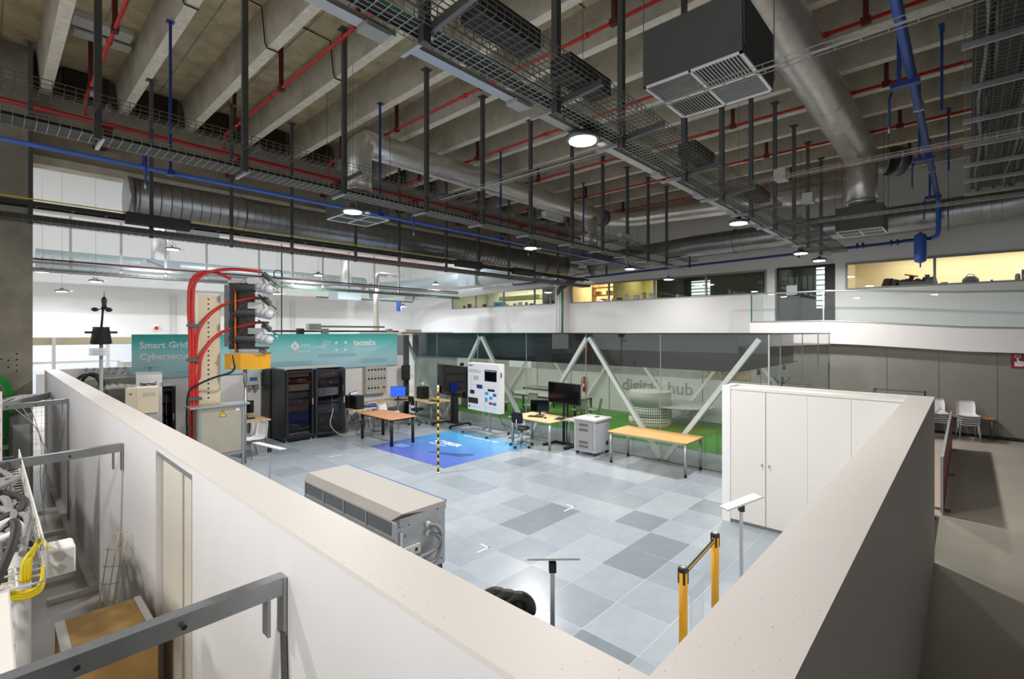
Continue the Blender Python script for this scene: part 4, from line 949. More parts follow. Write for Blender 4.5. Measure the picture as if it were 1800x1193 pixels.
mat('print_teal', '#97c5d1', .5); mat('print_pale', '#b4d8df', .5)
for x0, x1, z0, z1, mm in ((5.3, 6.9, 1.98, 2.12, 'print_teal'), (7.1, 8.4, 2.2, 2.32, 'print_teal'), (8.6, 9.6, 1.95, 2.1, 'print_teal'), (4.6, 8.2, 1.9, 1.93, 'print_pale'), (3.35, 3.8, 1.95, 2.0, 'print_teal'), (2.75, 2.8, 1.85, 2.12, 'print_teal'), (2.65, 3.0, 2.1, 2.13, 'print_teal')):
    MB().box(x0, 14.957, z0, x1, 14.96, z1).build('printed_shape', mm, bn)
# button panel on the end wall
mat('panel_grey', '#bdbab0', .5)
t = thing('button_panel', 'beige wall panel with rows of blue push buttons and one red stop button', 'control panel', (9.1, 14.95, .92))
MB().bbox(8.72, 14.86, .9, 9.52, 15.048, 1.85, .01).build('box', 'panel_grey', t)
for r_, n in ((1.72, 6), (1.42, 6), (1.1, 4)):
    for k in range(n):
        MB().lathe([(.034, 0), (.034, .02), (.025, .03)], (8.82+k*.122, 14.86, r_), 12, Matrix(((1,0,0),(0,0,-1),(0,1,0)))).build('push_button', 'navy', t)
        if r_ < 1.7: MB().cyl((8.82+k*.122, 14.86, r_+.08), (8.82+k*.122, 14.85, r_+.08), .012, 8).build('pilot_light', 'cable_green_dk', t)
MB().lathe([(.05, 0), (.05, .005)], (9.4, 14.858, 1.1), 14, Matrix(((1,0,0),(0,0,-1),(0,1,0)))).build('stop_ring', 'yellow', t)
MB().lathe([(.03, 0), (.03, .03), (.036, .035), (.03, .05)], (9.4, 14.855, 1.1), 14, Matrix(((1,0,0),(0,0,-1),(0,1,0)))).build('stop_button', 'red', t)
t = thing('socket_board', 'grey wall box with blue label and two round sockets below the banner', 'socket box', (5.17, 14.95, 1.4))
MB().bbox(5.0, 14.9, 1.5, 5.36, 15.05, 1.86, .01).build('box', 'light_plastic', t); MB().box(5.08, 14.893, 1.62, 5.28, 14.9, 1.72).build('blue_label', 'blue_pipe', t)
MB().prism([(5.2, 1.75), (5.28, 1.75), (5.24, 1.81)], -.003, .003, Matrix(((1,0,0),(0,0,-1),(0,1,0))), (0, 14.9, 0)).build('warning_mark', 'yellow', t)
for x in (5.1, 5.26): MB().cyl((x, 14.98, 1.46), (x, 14.86, 1.4), .055, 14).build('socket', 'grey_plastic', t)
MB().box(5.06, 14.98, .0, 5.12, 15.05, 1.5).build('conduit', 'white', t)
# ---- desks, chairs, computers
def ldesk(label, poly, legs, m, group=None):
    cx = sum(p[0] for p in poly)/len(poly); cy = sum(p[1] for p in poly)/len(poly)
    t = thing('corner_desk', label, 'desk', (cx, cy, 0), 0, group)
    MB().prism(poly, .712, .74).build('desktop', m, t)
    for x, y in legs: MB().cyl((x, y, .012), (x, y, .712), .03, 10).build('leg', 'paint_grey', t)
    return t
ldesk('light wood corner desk under the blue-lit monitor', [(9.22, 14.55), (9.25, 13.95), (9.7, 13.5), (9.66, 12.55), (10.6, 12.55), (10.6, 14.6)], ((9.84, 12.75), (9.42, 14.0), (10.5, 12.75), (10.45, 14.4)), 'birch')
ldesk('light wood corner desk crowded with computers beside the right server rack', [(7.2, 12.98), (7.95, 13.0), (8.45, 13.42), (9.1, 13.85), (9.1, 14.5), (8.2, 14.5), (7.25, 13.9)], ((7.35, 13.6), (8.0, 13.2), (8.95, 14.3), (8.9, 13.9)), 'birch')
ldesk('light wood desk beside the metal enclosure, left of the racks', [(4.3, 13.3), (5.05, 13.3), (5.05, 14.7), (4.3, 14.7)], ((4.97, 13.4), (4.97, 14.6), (4.38, 13.4)), 'birch')
table('work_table', 'reddish beech table with thick black legs standing on the blue floor print', 7.14, 10.95, 7.95, 12.55, .74, 'beech_red', 'black', .042, inset=.07, thick=.03)
table('work_table', 'long orange beech table with grey legs in front of the glass room', 9.73, 4.18, 10.62, 6.06, .74, 'beech', 'alu', .032, 'black', inset=.06, thick=.025)
table('work_table', 'pale birch table with grey legs carrying the dark monitor and keyboard', 9.62, 7.65, 10.6, 9.1, .74, 'birch', 'alu', .035, None, inset=.09, thick=.028)
def monitor(label, x, y, z, a, w=.5, h=.31, scr='screen_off', group='computer monitors'):
    t = thing('monitor', label, 'monitor', (x, y, z), a, group)
    MB().bbox(-w/2, -.02, .1, w/2, .02, .1+h, .006).build('housing', 'black', t, False)
    MB().box(-w/2+.012, -.024, .113, w/2-.012, -.02, .1+h-.012).build('screen', scr, t, False)
    MB().box(-.025, .0, .01, .025, .03, .16).build('stand_neck', 'black', t, False)
    MB().bbox(-.12, -.08, 0, .12, .09, .014, .01).build('stand_foot', 'black', t, False)
    return t
monitor('monitor with bright blue screen on the corner desk below the loudspeaker', 9.45, 14.05, .74, math.radians(-38), .5, .34, 'screen_blue')
monitor('monitor with pale lit screen on the crowded desk below the button panel', 7.75, 13.95, .74, math.radians(35), .5, .32, 'screen_pale')
monitor('dark monitor on the pale birch table in front of the glass', 10.3, 8.55, .74, math.radians(-62), .52, .32)
monitor('dark monitor on the desk left of the racks above the white chairs', 4.65, 14.15, .74, math.radians(-20), .52, .33)
def box_thing(name, label, cat, x0, y0, z0, x1, y1, z1, m, b=.006, detail=None, group=None):
    t = thing(name, label, cat, ((x0+x1)/2, (y0+y1)/2, z0), 0, group)
    MB().bbox(x0, y0, z0, x1, y1, z1, b).build('case', m, t)
    if detail: MB().box(*detail[0]).build(detail[2] if len(detail) > 2 else 'front_panel', detail[1], t)
    return t
box_thing('computer_tower', 'black computer tower on the crowded desk, front one of two', 'computer', 7.35, 13.05, .74, 7.6, 13.45, 1.14, 'black', .01, ((7.37, 13.044, .76, 7.58, 13.05, 1.12), 'rack_dark'), 'black computer towers')
box_thing('computer_tower', 'black computer tower on the crowded desk, next to the open rack', 'computer', 7.3, 13.5, .74, 7.52, 13.86, 1.1, 'black', .01, ((7.32, 13.494, .76, 7.5, 13.5, 1.08), 'rack_dark'), 'black computer towers')
box_thing('computer_tower', 'black computer box with white ball on top on the corner desk', 'computer', 10.05, 13.5, .74, 10.33, 13.85, 1.14, 'black', .01, ((10.044, 13.52, .76, 10.05, 13.83, 1.12), 'rack_dark'), 'black computer towers')
tag(MB().sph((10.19, 13.68, 1.22), .085, 16, 12).lathe([(.05, 1.14), (.04, 1.15)], (10.19, 13.68, 0), 12).build('white_ball', 'light_plastic'), 'white ball resting on the black computer box of the corner desk', 'ball')
box_thing('blue_case', 'blue case lying on the crowded desk behind the beech table', 'box', 7.75, 13.15, .74, 8.1, 13.4, .8, 'blue_pipe', .01, ((7.77, 13.145, .755, 8.08, 13.15, .785), 'navy'))
def keyboard(label, x, y, z, a):
    t = thing('keyboard', label, 'keyboard', (x, y, z), a, 'keyboards on the desks')
    MB().bbox(-.21, -.07, 0, .21, .07, .02, .006).build('body', 'black', t, False)
    m = MB()
    for r_ in range(4):
        for k in range(12): m.box(-.195+k*.033, -.055+r_*.03, .02, -.168+k*.033, -.03+r_*.03, .027)
    m.build('keys', 'rack_dark', t, False, 'stuff')
keyboard('black keyboard on the corner desk in front of the blue screen', 9.42, 13.84, .74, math.radians(-40))
keyboard('black keyboard on the pale birch table', 10.0, 8.45, .74, math.radians(-70))
keyboard('black keyboard on the desk left of the racks', 4.6, 13.75, .74, math.radians(-10))
keyboard('black keyboard on the crowded desk between cables', 8.15, 13.6, .74, math.radians(30))
def laptop(label, x, y, z, a):
    t = thing('tablet', label, 'tablet', (x, y, z), a); MB().bbox(-.16, -.11, 0, .16, .11, .018, .006).build('body', 'cable_dark', t, False); MB().box(-.15, -.1, .018, .15, .1, .02).build('screen', 'screen_off', t, False)
laptop('dark closed laptop at the left end of the pale birch table', 9.8, 8.98, .74, .2); laptop('dark tablet at the right end of the pale birch table', 10.2, 7.78, .74, .3)
laptop('dark tablet lying on the corner desk beside the floor pole', 10.0, 12.85, .74, .5)
tag(MB().sph((10.0, 8.12, .755), .035, 10, 6, (1, 1.5, .7)).build('computer_mouse', 'black'), 'black computer mouse on the pale birch table', 'mouse')
for k, (x, y, r_, c) in enumerate(((7.9, 13.7, .3, 'cable_black'), (8.4, 14.0, .1, 'cable_lgrey'))):
    tag(MB().bbox(x-.15, y-.1, .74, x+.15, y+.1, .76+.015*k, .005).build('paper_pile', 'light_plastic' if k else 'grey_plastic'), ('grey folder lying on the crowded desk', 'white papers lying on the far part of the crowded desk')[k], 'papers')
t = thing('desk_cables', 'tangle of black cables hanging under the crowded desk', 'cables', (7.5, 13.1, 0))
for k in range(6): MB().tube(smooth_path([(7.3+k*.1, 13.0, .72), (7.35+k*.08, 12.95, .45), (7.5+k*.06, 13.05, .3), (7.3+k*.12, 13.0, .1), (7.4+k*.15, 12.9, .03)]), .008, 5).build('cable', ('cable_black', 'cable_lgrey')[k % 2], t)
# white shell chairs
wc = chair_proto('shell_chair', 'white plastic shell chair with thin legs, nearest beside the metal enclosure', 'white', 'cable_grey', 'white shell chairs in the lab')
wc.location = (4.35, 12.5, .012); wc.rotation_euler.z = math.radians(-75)
for x, y, a, lb in ((4.3, 13.05, -120, 'white plastic shell chair pushed to the desk left of the racks'), (8.3, 12.85, 20, 'white plastic shell chair behind the reddish beech table'), (8.75, 13.3, 60, 'white plastic shell chair between the two corner desks')):
    dup(wc, (x, y, .012), math.radians(a), lb)
# office swivel chairs
def office_chair(label, x, y, a):
    t = thing('swivel_chair', label, 'chair', (x, y, .012), a, 'black swivel chairs')
    MB().lathe([(.18, .45), (.21, .47), (.21, .5), (.17, .52)], n=18).build('seat', 'black', t, False)
    M = Matrix.Rotation(-.12, 3, 'X')
    MB().cbox((0, .22, .78), (.33, .035, .24), M=M).cbox((0, .22, .78), (.27, .04, .28), M=M).build('backrest', 'black', t, False)
    MB().tube([(0, .1, .47), (0, .24, .5), (0, .25, .75)], .018, 8).build('back_support', 'chrome', t, False)
    MB().cyl((0, 0, .1), (0, 0, .46), .025, 10).build('column', 'chrome', t, False)
    for k in range(5):
        b = k*2*PI/5+.3; c, s_ = math.cos(b), math.sin(b)
        MB().tube([(0, 0, .13), (.3*c, .3*s_, .075)], [.025, .016], 8).build('base_leg', 'chrome', t, False)
        MB().cyl((.3*c-.025*s_, .3*s_+.025*c, .032), (.3*c+.025*s_, .3*s_-.025*c, .032), .032, 12).build('caster', 'black', t, False)
    return t
office_chair('black swivel chair at the pale birch table by the edge of the floor print', 9.55, 8.55, math.radians(100))
office_chair('black swivel chair at the corner desk under the loudspeaker', 9.55, 13.12, math.radians(85))
# loudspeaker on its stand
t = thing('speaker_stand', 'black pole stand carrying the loudspeaker behind the corner desk', 'stand', (10.28, 14.76, 0)); MB().cyl((10.28, 14.76, .012), (10.28, 14.76, 1.3), .05, 12).build('pole', 'black', t); MB().lathe([(.25, .012), (.25, .03), (.06, .05)], (10.28, 14.76, 0), 16).build('base', 'black', t)
t = thing('loudspeaker', 'black loudspeaker on a stand at the right end of the banner', 'speaker', (10.28, 14.76, 1.3), math.radians(-47))
MB().prism([(-.15, -.14), (.15, -.14), (.1, .14), (-.1, .14)], 0, .52).build('cabinet', 'black', t, False)
MB().cyl((0, -.14, .18), (0, -.15, .18), .115, 18).build('woofer', 'rack_dark', t, False); MB().box(-.1, -.15, .34, .1, -.14, .46).build('horn', 'black_gloss', t, False)
# grey pier beside the speaker
tag(MB().box(10.35, 15.05, 0, 10.6, 15.5, 2.9).build('steel_post', 'galv_dark'), 'dark steel post at the left corner of the glass room', 'post')
# television on a mobile stand
def tv(label, ax, ay, bx, by, z0, z1, cx, cy, kind):
    a = math.atan2(by-ay, bx-ax); w = math.hypot(bx-ax, by-ay); mx, my = (ax+bx)/2, (ay+by)/2
    t = thing('tv_screen', label, 'television', (mx, my, z0), a, 'large screens on stands')
    MB().bbox(-w/2, -.03, 0, w/2, .04, z1-z0, .01).build('housing', 'black', t, False)
    MB().box(-w/2+.02, -.034, .03, w/2-.02, -.03, z1-z0-.02).build('screen', 'screen_off', t, False)
    MB().box(-.3, .04, .1, .3, .09, z1-z0-.1).build('wall_mount', 'black', t, False)
    return t
tv('huge black screen on a wheeled stand left of the white poster board', 10.36, 13.05, 9.98, 11.2, .97, 1.95, 0, 0, 0)
t = thing('screen_stand', 'black wheeled pedestal under the huge screen', 'stand', (10.12, 12.1, 0))
MB().bbox(10.2, 11.98, .1, 10.34, 12.22, 1.5, .01).build('column', 'black', t)
for s_ in (-.42, .42):
    MB().bar((9.72, 12.1+s_, .09), (10.6, 12.1+s_*.8, .09), .06, .05).build('foot_bar', 'black', t)
    for x in (9.74, 10.58): MB().cyl((x, 12.07+s_, .05), (x, 12.13+s_, .05), .038, 12).build('caster', 'black', t)
MB().bar((10.25, 11.68, .09), (10.25, 12.52, .09), .08, .05).build('cross_bar', 'black', t)
tag(MB().bbox(10.1, 11.55, 1.95, 10.2, 11.63, 2.05, .01).lathe([(.03, 0), (.03, .02)], (10.09, 11.59, 2.0), 10, Matrix(((0,0,-1),(0,1,0),(1,0,0)))).build('conference_camera', 'black'), 'small black camera on top of the huge screen', 'camera')
tv('black screen on twin posts behind the pale birch table', 10.5, 8.4, 10.42, 7.3, 1.1, 1.66, 0, 0, 0)
t = thing('screen_stand', 'black stand with two posts carrying the screen by the cart', 'stand', (10.5, 7.8, 0))
for y in (7.76, 7.88): MB().box(10.5, y, .05, 10.55, y+.05, 1.5).build('post', 'black', t)
MB().box(10.02, 7.45, .012, 10.6, 7.53, .07).box(10.02, 8.15, .012, 10.6, 8.23, .07).box(10.48, 7.5, .012, 10.58, 8.2, .07).build('base_frame', 'black', t)
MB().box(10.15, 7.3, .72, 10.5, 7.6, .735).build('shelf', 'grey_plastic', t)
tag(MB().prism([(10.18, 7.32), (10.42, 7.3), (10.46, 7.52), (10.2, 7.58)], .735, .765).build('paper_pack', 'light_plastic'), 'crumpled white pack on the small shelf of the screen stand', 'papers')
# poster board on a wheeled stand
A, B = Vector((9.95, 11.12, 0)), Vector((9.85, 9.68, 0)); pw = (B-A).length
t = thing('poster_board', 'white info board with circuit diagram, small screen and coloured tiles on wheeled legs', 'info board', (9.95, 10.4, 0), math.atan2(B.y-A.y, B.x-A.x))
MB().bbox(-pw/2, -.03, .68, pw/2, .17, 2.09, .008).build('board', 'white_gloss', t, False)
def dec(nm, u0, v0, u1, v1, m, d=.005): MB().box(-pw/2+u0*pw, -.03-d, 2.09-v1*1.41, -pw/2+u1*pw, -.03, 2.09-v0*1.41).build(nm, m, t, False)
dec('display', .56, .13, .92, .36, 'screen_off', .012); dec('display_bar', .58, .145, .9, .16, 'text_pale', .014)
for u0, v0, u1, v1, m in ((.2, .27, .35, .36, 'beige_metal'), (.3, .45, .48, .53, 'navy'), (.08, .58, .22, .66, 'black'), (.02, .74, .34, .86, 'rack_dark'), (.65, .52, .86, .565, 'black'),
    (.57, .585, .67, .645, 'blue_crate'), (.81, .6, .91, .66, 'blue_pipe'), (.7, .67, .79, .73, 'blue_crate'), (.57, .7, .64, .79, 'blue_crate'), (.69, .785, .79, .835, 'red'), (.81, .785, .91, .84, 'blue_pipe'), (.03, .91, .09, .95, 'blue_pipe')):
    dec('printed_tile', u0, v0, u1, v1, m, .006)
for u0, v0, u1, v1 in ((.03, .06, .17, .075), (.03, .14, .35, .15), (.03, .165, .44, .175), (.03, .19, .42, .2), (.12, .28, .123, .58), (.12, .46, .3, .463), (.55, .48, .92, .483), (.55, .48, .553, .9), (.55, .9, .92, .903), (.15, .93, .4, .936), (.55, .93, .62, .936)):
    dec('printed_line', u0, v0, u1, v1, 'grey_plastic', .003)
text('lettering', 'tecnal:a', .07, 'text_dark', t, frame((-pw/2+.05, -.034, 2.0), (1, 0, 0), (0, 0, 1)), .001, world=False)
MB().tube(arc((pw/2+.005, .02, 1.78), .07, -PI/2, PI/2, 8, (.4, 0, 0), (0, 0, 1)), .013, 6).build('grip', 'black', t, False)
for u in (-.1, .2): MB().box(u-.035, .04, .1, u+.035, .1, .7).build('leg', 'alu', t, False)
for s_ in (-.55, .55): 
    MB().box(s_-.03, -.38, .075, s_+.03, .5, .11).build('foot_bar', 'alu', t, False)
    for y in (-.36, .48): MB().cyl((s_-.02, y, .045), (s_+.02, y, .045), .035, 12).build('caster', 'cable_dark', t, False)
MB().box(-.55, .05, .08, .55, .1, .11).build('cross_bar', 'alu', t, False)
tag(MB().tube(smooth_path([(10.0, 9.9, .7), (10.1, 9.7, .3), (10.2, 9.5, .05), (10.0, 9.45, .03), (10.35, 9.35, .03), (10.4, 9.7, .2), (10.2, 9.9, .35)]), .01, 6).build('power_cable', 'cable_dark'), 'dark cable looping to the floor below the poster board', 'cable')
# charging cart
t = thing('charging_cart', 'grey wheeled charging cart with louvred door between screen and beech table', 'cart', (10.22, 6.8, 0))
MB().bbox(9.9, 6.5, .1, 10.56, 7.12, .86, .008).build('body', 'lilac_grey', t); MB().bbox(9.86, 6.46, .86, 10.6, 7.16, .9, .008).build('top', 'light_plastic', t)
d = MB().box(9.885, 6.56, .14, 9.9, 7.06, .83).build('door', 'grey_plastic', t)
for z0 in (.72, .6, .3, .2):
    m = MB()
    for k in range(3): m.box(9.878, 6.7, z0+k*.022, 9.885, 6.96, z0+.012+k*.022)
    m.build('louvre', 'galv_dark', d)
MB().cyl((9.885, 6.6, .45), (9.87, 6.6, .45), .012, 8).build('lock', 'yellow', d)
MB().cyl((10.42, 6.5, .28), (10.42, 6.492, .28), .055, 16).build('fan_grille', 'black', t)
for x in (9.96, 10.5):
    for y in (6.56, 7.06): MB().cyl((x-.02, y, .05), (x+.02, y, .05), .038, 12).box(x-.025, y-.02, .06, x+.025, y+.02, .1).build('caster', 'cable_dark', t)
tag(MB().bbox(10.25, 6.7, .9, 10.4, 6.76, .915, .004).build('remote_control', 'black'), 'small black remote lying on the charging cart', 'remote')
# floor print
t = thing('floor_print', 'square blue floor print with white lettering between the tables', 'floor graphic', (8.3, 9.9, .012))
pm = ramp_mat('floor_print_ink', [(0, '#5a66c0'), (.3, '#557ed0'), (.55, '#4f93d8'), (1, '#5cb4e2')], 'X', .25, .35, .8)
MB().box(6.84, 8.42, .012, 9.78, 11.5, .0145).build('sheet', pm, t)
Fz = lambda x, y: frame((x, y, .0145), (0, -1, 0), (1, 0, 0))
text('lettering', 'CYBER', .34, 'text_white', t, Fz(8.35, 10.75), .0006, bold=.008); text('lettering', 'SECURITY', .15, 'text_white', t, Fz(8.15, 10.7), .0006)
text('lettering', 'cybersecurity lab', .2, 'text_white', t, Fz(9.4, 10.7), .0006)
for k in range(4): MB().box(7.35+k*.07, 10.75, .0145, 7.375+k*.07, 11.15, .0152).build('printed_line', 'text_pale', t)
mat('print_dark', '#39589c', .3)
MB().prism([(7.7, 8.9), (8.0, 8.75), (8.15, 8.85), (7.85, 9.3), (7.6, 9.9), (7.5, 9.85)], .0145, .015).build('printed_shape', 'print_dark', t)
# striped pole
t = thing('striped_pole', 'thin yellow and black striped pole with a device on top, standing alone', 'pole', (6.51, 8.2, 0))
n = 24
for k in range(n):
    z0 = .05+k*1.75/n; MB().cyl((6.51, 8.2, z0), (6.51, 8.2, z0+1.75/n), .022, 10).build('band', 'yellow' if k % 2 else 'black', t)
MB().cyl((6.51, 8.2, 1.8), (6.51, 8.2, 1.88), .022, 10).build('white_band', 'white', t); MB().lathe([(.05, .012), (.05, .03), (.024, .05)], (6.51, 8.2, 0), 14).build('foot', 'light_plastic', t)
MB().cyl((6.51, 8.2, 1.88), (6.51, 8.2, 1.93), .012, 8).cbox((6.53, 8.18, 1.98), (.09, .03, .13), math.radians(-40), Matrix.Rotation(math.radians(-40), 3, 'Z')@Matrix.Rotation(.5, 3, 'X')).build('device', 'black', t)
# ================================================================ POWER EQUIPMENT
# beige tower with red cables
tw = thing('cable_tower', 'tall beige perforated steel post carrying the switchgear', 'post', (3.36, 12.55, 0))
MB().box(3.15, 12.45, .012, 3.62, 12.8, 3.84).build('post', 'beige_metal', tw)
MB().box(3.12, 12.43, .012, 3.17, 12.82, 3.86).box(3.15, 12.44, 3.84, 3.62, 12.8, 3.87).build('edge_channel', 'offwhite', tw)
for k in range(22):
    if k == 3: continue
    MB().cyl((3.38, 12.452, 3.74-k*.105), (3.38, 12.444, 3.74-k*.105), .02, 8).build('bolt_hole', 'black', tw)
# switch frame on the post: seen 0.6 m to the right of the post
SW = thing('switchgear', 'dark high-voltage switch with three ribbed insulators and yellow drive box', 'switchgear', (4.1, 12.3, 2.3))
ux = Vector((.6815, -.7317, 0)); uo = Vector((3.66, 12.32, 0))          # runs out to the right of the post
def W(u, v, z): return uo+ux*u+Vector((.7318, .6817, 0))*v+Vector((0, 0, z))
def plate(u0, v0, z0, u1, v1, z1): 
    c = W((u0+u1)/2, (v0+v1)/2, (z0+z1)/2); return MB().cbox(c, (abs(u1-u0), abs(v1-v0), abs(z1-z0)), math.atan2(ux.y, ux.x))
plate(0.0, 0, 2.68, .12, .3, 4.08).build('mounting_plate', 'galv_dark', SW)
plate(.1, .0, 2.62, .52, .34, 4.12).build('frame', 'rack_dark', SW)
plate(.14, -.02, 2.62, .22, .0, 3.98).build('frame_channel', 'black', SW)
for z in (3.6, 3.24, 2.9): plate(.12, -.03, z-.12, .2, -.0, z+.02).build('frame_slot', 'black', SW)
plate(.26, -.05, 2.55, .3, -.02, 4.05).build('copper_bar', 'copper', SW)
plate(.05, .05, 4.12, .85, .3, 4.17).build('top_bracket', 'light_plastic', SW)
for k, z in enumerate((3.98, 3.42, 2.84)):
    a, b = W(.3, -.12, z), W(.8, -.12, z)
    m = MB()
    d = (b-a).normalized()
    m.cyl(a, b, .045, 14)
    for i in range(11): c = a+d*(.04+i*.042); m.tube([c-d*.01, c, c+d*.01], [.05, .082, .05], 14)
    m.build('ribbed_insulator', 'ins_grey', SW)
    for i in range(3): MB().sph(W(.86+.11*i, -.1-.02*i, z+.02-.02*i), .112, 14, 10).build('arc_chamber', 'silicone', SW)
    MB().tube([W(.78, -.22, z+.02), W(.96, -.24, z-.03), W(1.22, -.15, z-.02)], .012, 6).build('contact_rod', 'chrome', SW)
    m = MB(); p, q = W(.86, .02, z+.36), W(1.06, .02, z+.2); d = (q-p).normalized(); m.cyl(p-d*.12, q+d*.12, .02, 8)
    for i in range(5): c = p+d*(.03+i*.045); m.tube([c-d*.014, c, c+d*.014], [.03, .072, .03], 12)
    m.build('cable_termination', 'ins_grey', SW)
    MB().tube([q+d*.1, W(1.18, .02, z+.06), W(1.2, .02, z+.0)], .02, 8).build('terminal', 'chrome', SW)
    plate(.5, .02, z+.12, .84, .3, z+.26).build('support_box', 'light_plastic', SW)
    plate(.44, .0, z-.22, .86, .32, z-.17).build('maroon_rail', 'maroon', SW)
    MB().tube(smooth_path([W(.28, -.04, z), W(.16, -.06, z-.06), W(.28, -.06, z-.1), W(.36, -.05, z+.12), W(.5, .0, z+.24)]), .007, 5).build('copper_wire', 'copper', SW)
plate(.12, .0, 2.52, .78, .36, 2.64).build('drive_bracket', 'galv', SW)
MB().prism([(.06, -.08), (.46, -.16), (.9, -.08), (.9, .3), (.06, .3)], 0, .36, Matrix(((ux.x, .7318, 0), (ux.y, .6817, 0), (0, 0, 1))), uo+Vector((0, 0, 2.17))).build('drive_box', 'yellow_box', SW)
plate(.05, -.12, 2.52, .92, .32, 2.54).build('drive_lid', 'galv', SW)
plate(.22, -.135, 2.22, .31, -.13, 2.235).build('label', 'white', SW); plate(.22, -.135, 2.27, .31, -.13, 2.28).build('label', 'white', SW); plate(.43, -.142, 2.36, .445, -.136, 2.45).build('label', 'white', SW)
MB().cyl(W(.42, .1, .0), W(.42, .1, 1.9), .028, 10).cyl(W(.42, .1, 1.85), W(.42, .1, 2.2), .042, 10).build('drive_rod', 'galv', SW)
MB().sph(W(.82, .1, 3.12), .03, 8, 6).build('indicator', 'red', SW)
# red cables
RC = thing('red_cables', 'bundle of thick red high-voltage cables arching from the post to the insulators', 'cables', (3.05, 12.45, 0))
def base(i): return (3.03+.035*i, 12.36-.02*(i % 2), .3)
ends = [((W(-.2, 0, 4.36), W(.12, .05, 4.22)), 4.0), ((W(.1, 0, 4.43), W(.82, .03, 4.38)), 4.0), ((W(-.05, -.02, 3.6), W(.7, .02, 3.8)), 3.1), ((W(-.05, -.02, 3.0), W(.7, .02, 3.22)), 2.5)]
for i, (e, zt) in enumerate(ends):
    bx, by, _ = base(i)
    P = [(bx, by, .3), (bx, by, 1.2), (bx-.01, by, 2.0), (bx-.03+.02*i, by, min(zt-.5, 3.0)), ]
    if i < 2: P += [(bx-.05+.03*i, by, 3.55), (bx-.02+.04*i, by+.0, 4.05), (bx+.14+.08*i, by-.02, 4.3)]
    else: P += [(bx+.08, by-.06, zt+.02)]
    P += [tuple(e[0]), tuple(e[1])]
    MB().tube(smooth_path(P, 6), .036, 10).build('cable', 'red_cable', RC)
MB().tube(smooth_path([(3.01, 12.33, .3), (3.0, 12.33, 1.5), (3.0, 12.33, 2.6), (2.99, 12.34, 3.0)]), .03, 8).build('cable', 'red_cable', RC)
for z in (3.15, 2.4, 1.55, .95): MB().cbox((3.08, 12.35, z), (.26, .16, .06)).build('strap', 'strap_teal', RC)
MB().tube(smooth_path([(2.95, 12.3, .3), (2.93, 12.3, 1.2), (2.96, 12.28, 1.7), (3.1, 12.25, 1.85), (3.4, 12.15, 2.0), (3.75, 12.0, 2.15), tuple(W(.26, -.1, 2.5))]), .022, 8).build('earth_cable', 'cable_black', RC)
# sheet metal enclosure with warning triangle
t = thing('metal_enclosure', 'stainless steel enclosure on legs with a yellow lightning warning triangle', 'enclosure', (3.5, 12.2, 0))
MB().bbox(3.05, 12.02, .34, 3.98, 12.3, 1.36, .006).build('box', 'steel_sheet', t); MB().box(2.9, 11.94, 1.37, 4.08, 12.36, 1.41).build('lid', 'galv_sheet', t)
for x in (3.07, 3.93): MB().box(x, 12.0, .012, x+.05, 12.05, 1.36).build('leg', 'galv', t)
MB().box(3.05, 12.005, .28, 3.98, 12.03, .33).build('bottom_rail', 'galv', t)
Mz = Matrix(((1,0,0),(0,0,-1),(0,1,0)))
MB().prism([(3.46, 1.14), (3.62, 1.14), (3.54, 1.28)], 0, .004, Mz, (0, 12.02, 0)).build('warning_border', 'text_dark', t)
MB().prism([(3.48, 1.152), (3.6, 1.152), (3.54, 1.257)], 0, .006, Mz, (0, 12.02, 0)).build('warning_triangle', 'yellow', t)
MB().prism([(3.545, 1.235), (3.525, 1.195), (3.54, 1.195), (3.53, 1.16), (3.56, 1.205), (3.543, 1.205)], 0, .008, Mz, (0, 12.02, 0)).build('lightning_symbol', 'text_dark', t)
MB().box(3.8, 12.014, 1.25, 3.88, 12.02, 1.3).build('rating_plate', 'white', t)
# weather station
t = thing('weather_station', 'black weather station with wind cups on a grey pole behind the left wall', 'weather station', (1.43, 11.67, 0))
MB().cyl((1.43, 11.67, .012), (1.43, 11.67, 2.86), .028, 10).build('pole', 'grey_plastic', t)
MB().lathe([(.13, 2.78), (.16, 2.8), (.12, 3.08), (.13, 3.1)], (1.43, 11.67, 0), 14).build('rain_collector', 'black', t)
for k in range(4): MB().lathe([(.14, 2.58+k*.035), (.16, 2.6+k*.035), (.14, 2.605+k*.035)], (1.4, 11.6, 0), 14).build('radiation_shield', 'white', t)
MB().tube([(1.43, 11.67, 3.05), (1.46, 11.66, 3.5)], .018, 8).build('mast', 'black', t)
MB().lathe([(.05, 3.42), (.035, 3.5), (.045, 3.6), (.03, 3.64), (.006, 3.66), (.004, 3.76)], (1.47, 11.65, 0), 12).build('vane_head', 'black', t)
for k in range(3):
    a = k*2*PI/3+.9; c = Vector((1.47+.13*math.cos(a), 11.65+.13*math.sin(a), 3.42))
    MB().cyl((1.47, 11.65, 3.43), c, .008, 6).sph(c, .055, 10, 8, (1, 1, .7)).build('wind_cup', 'black', t)
MB().box(1.2, 11.62, 2.98, 1.66, 11.7, 3.02).build('bracket', 'black', t)
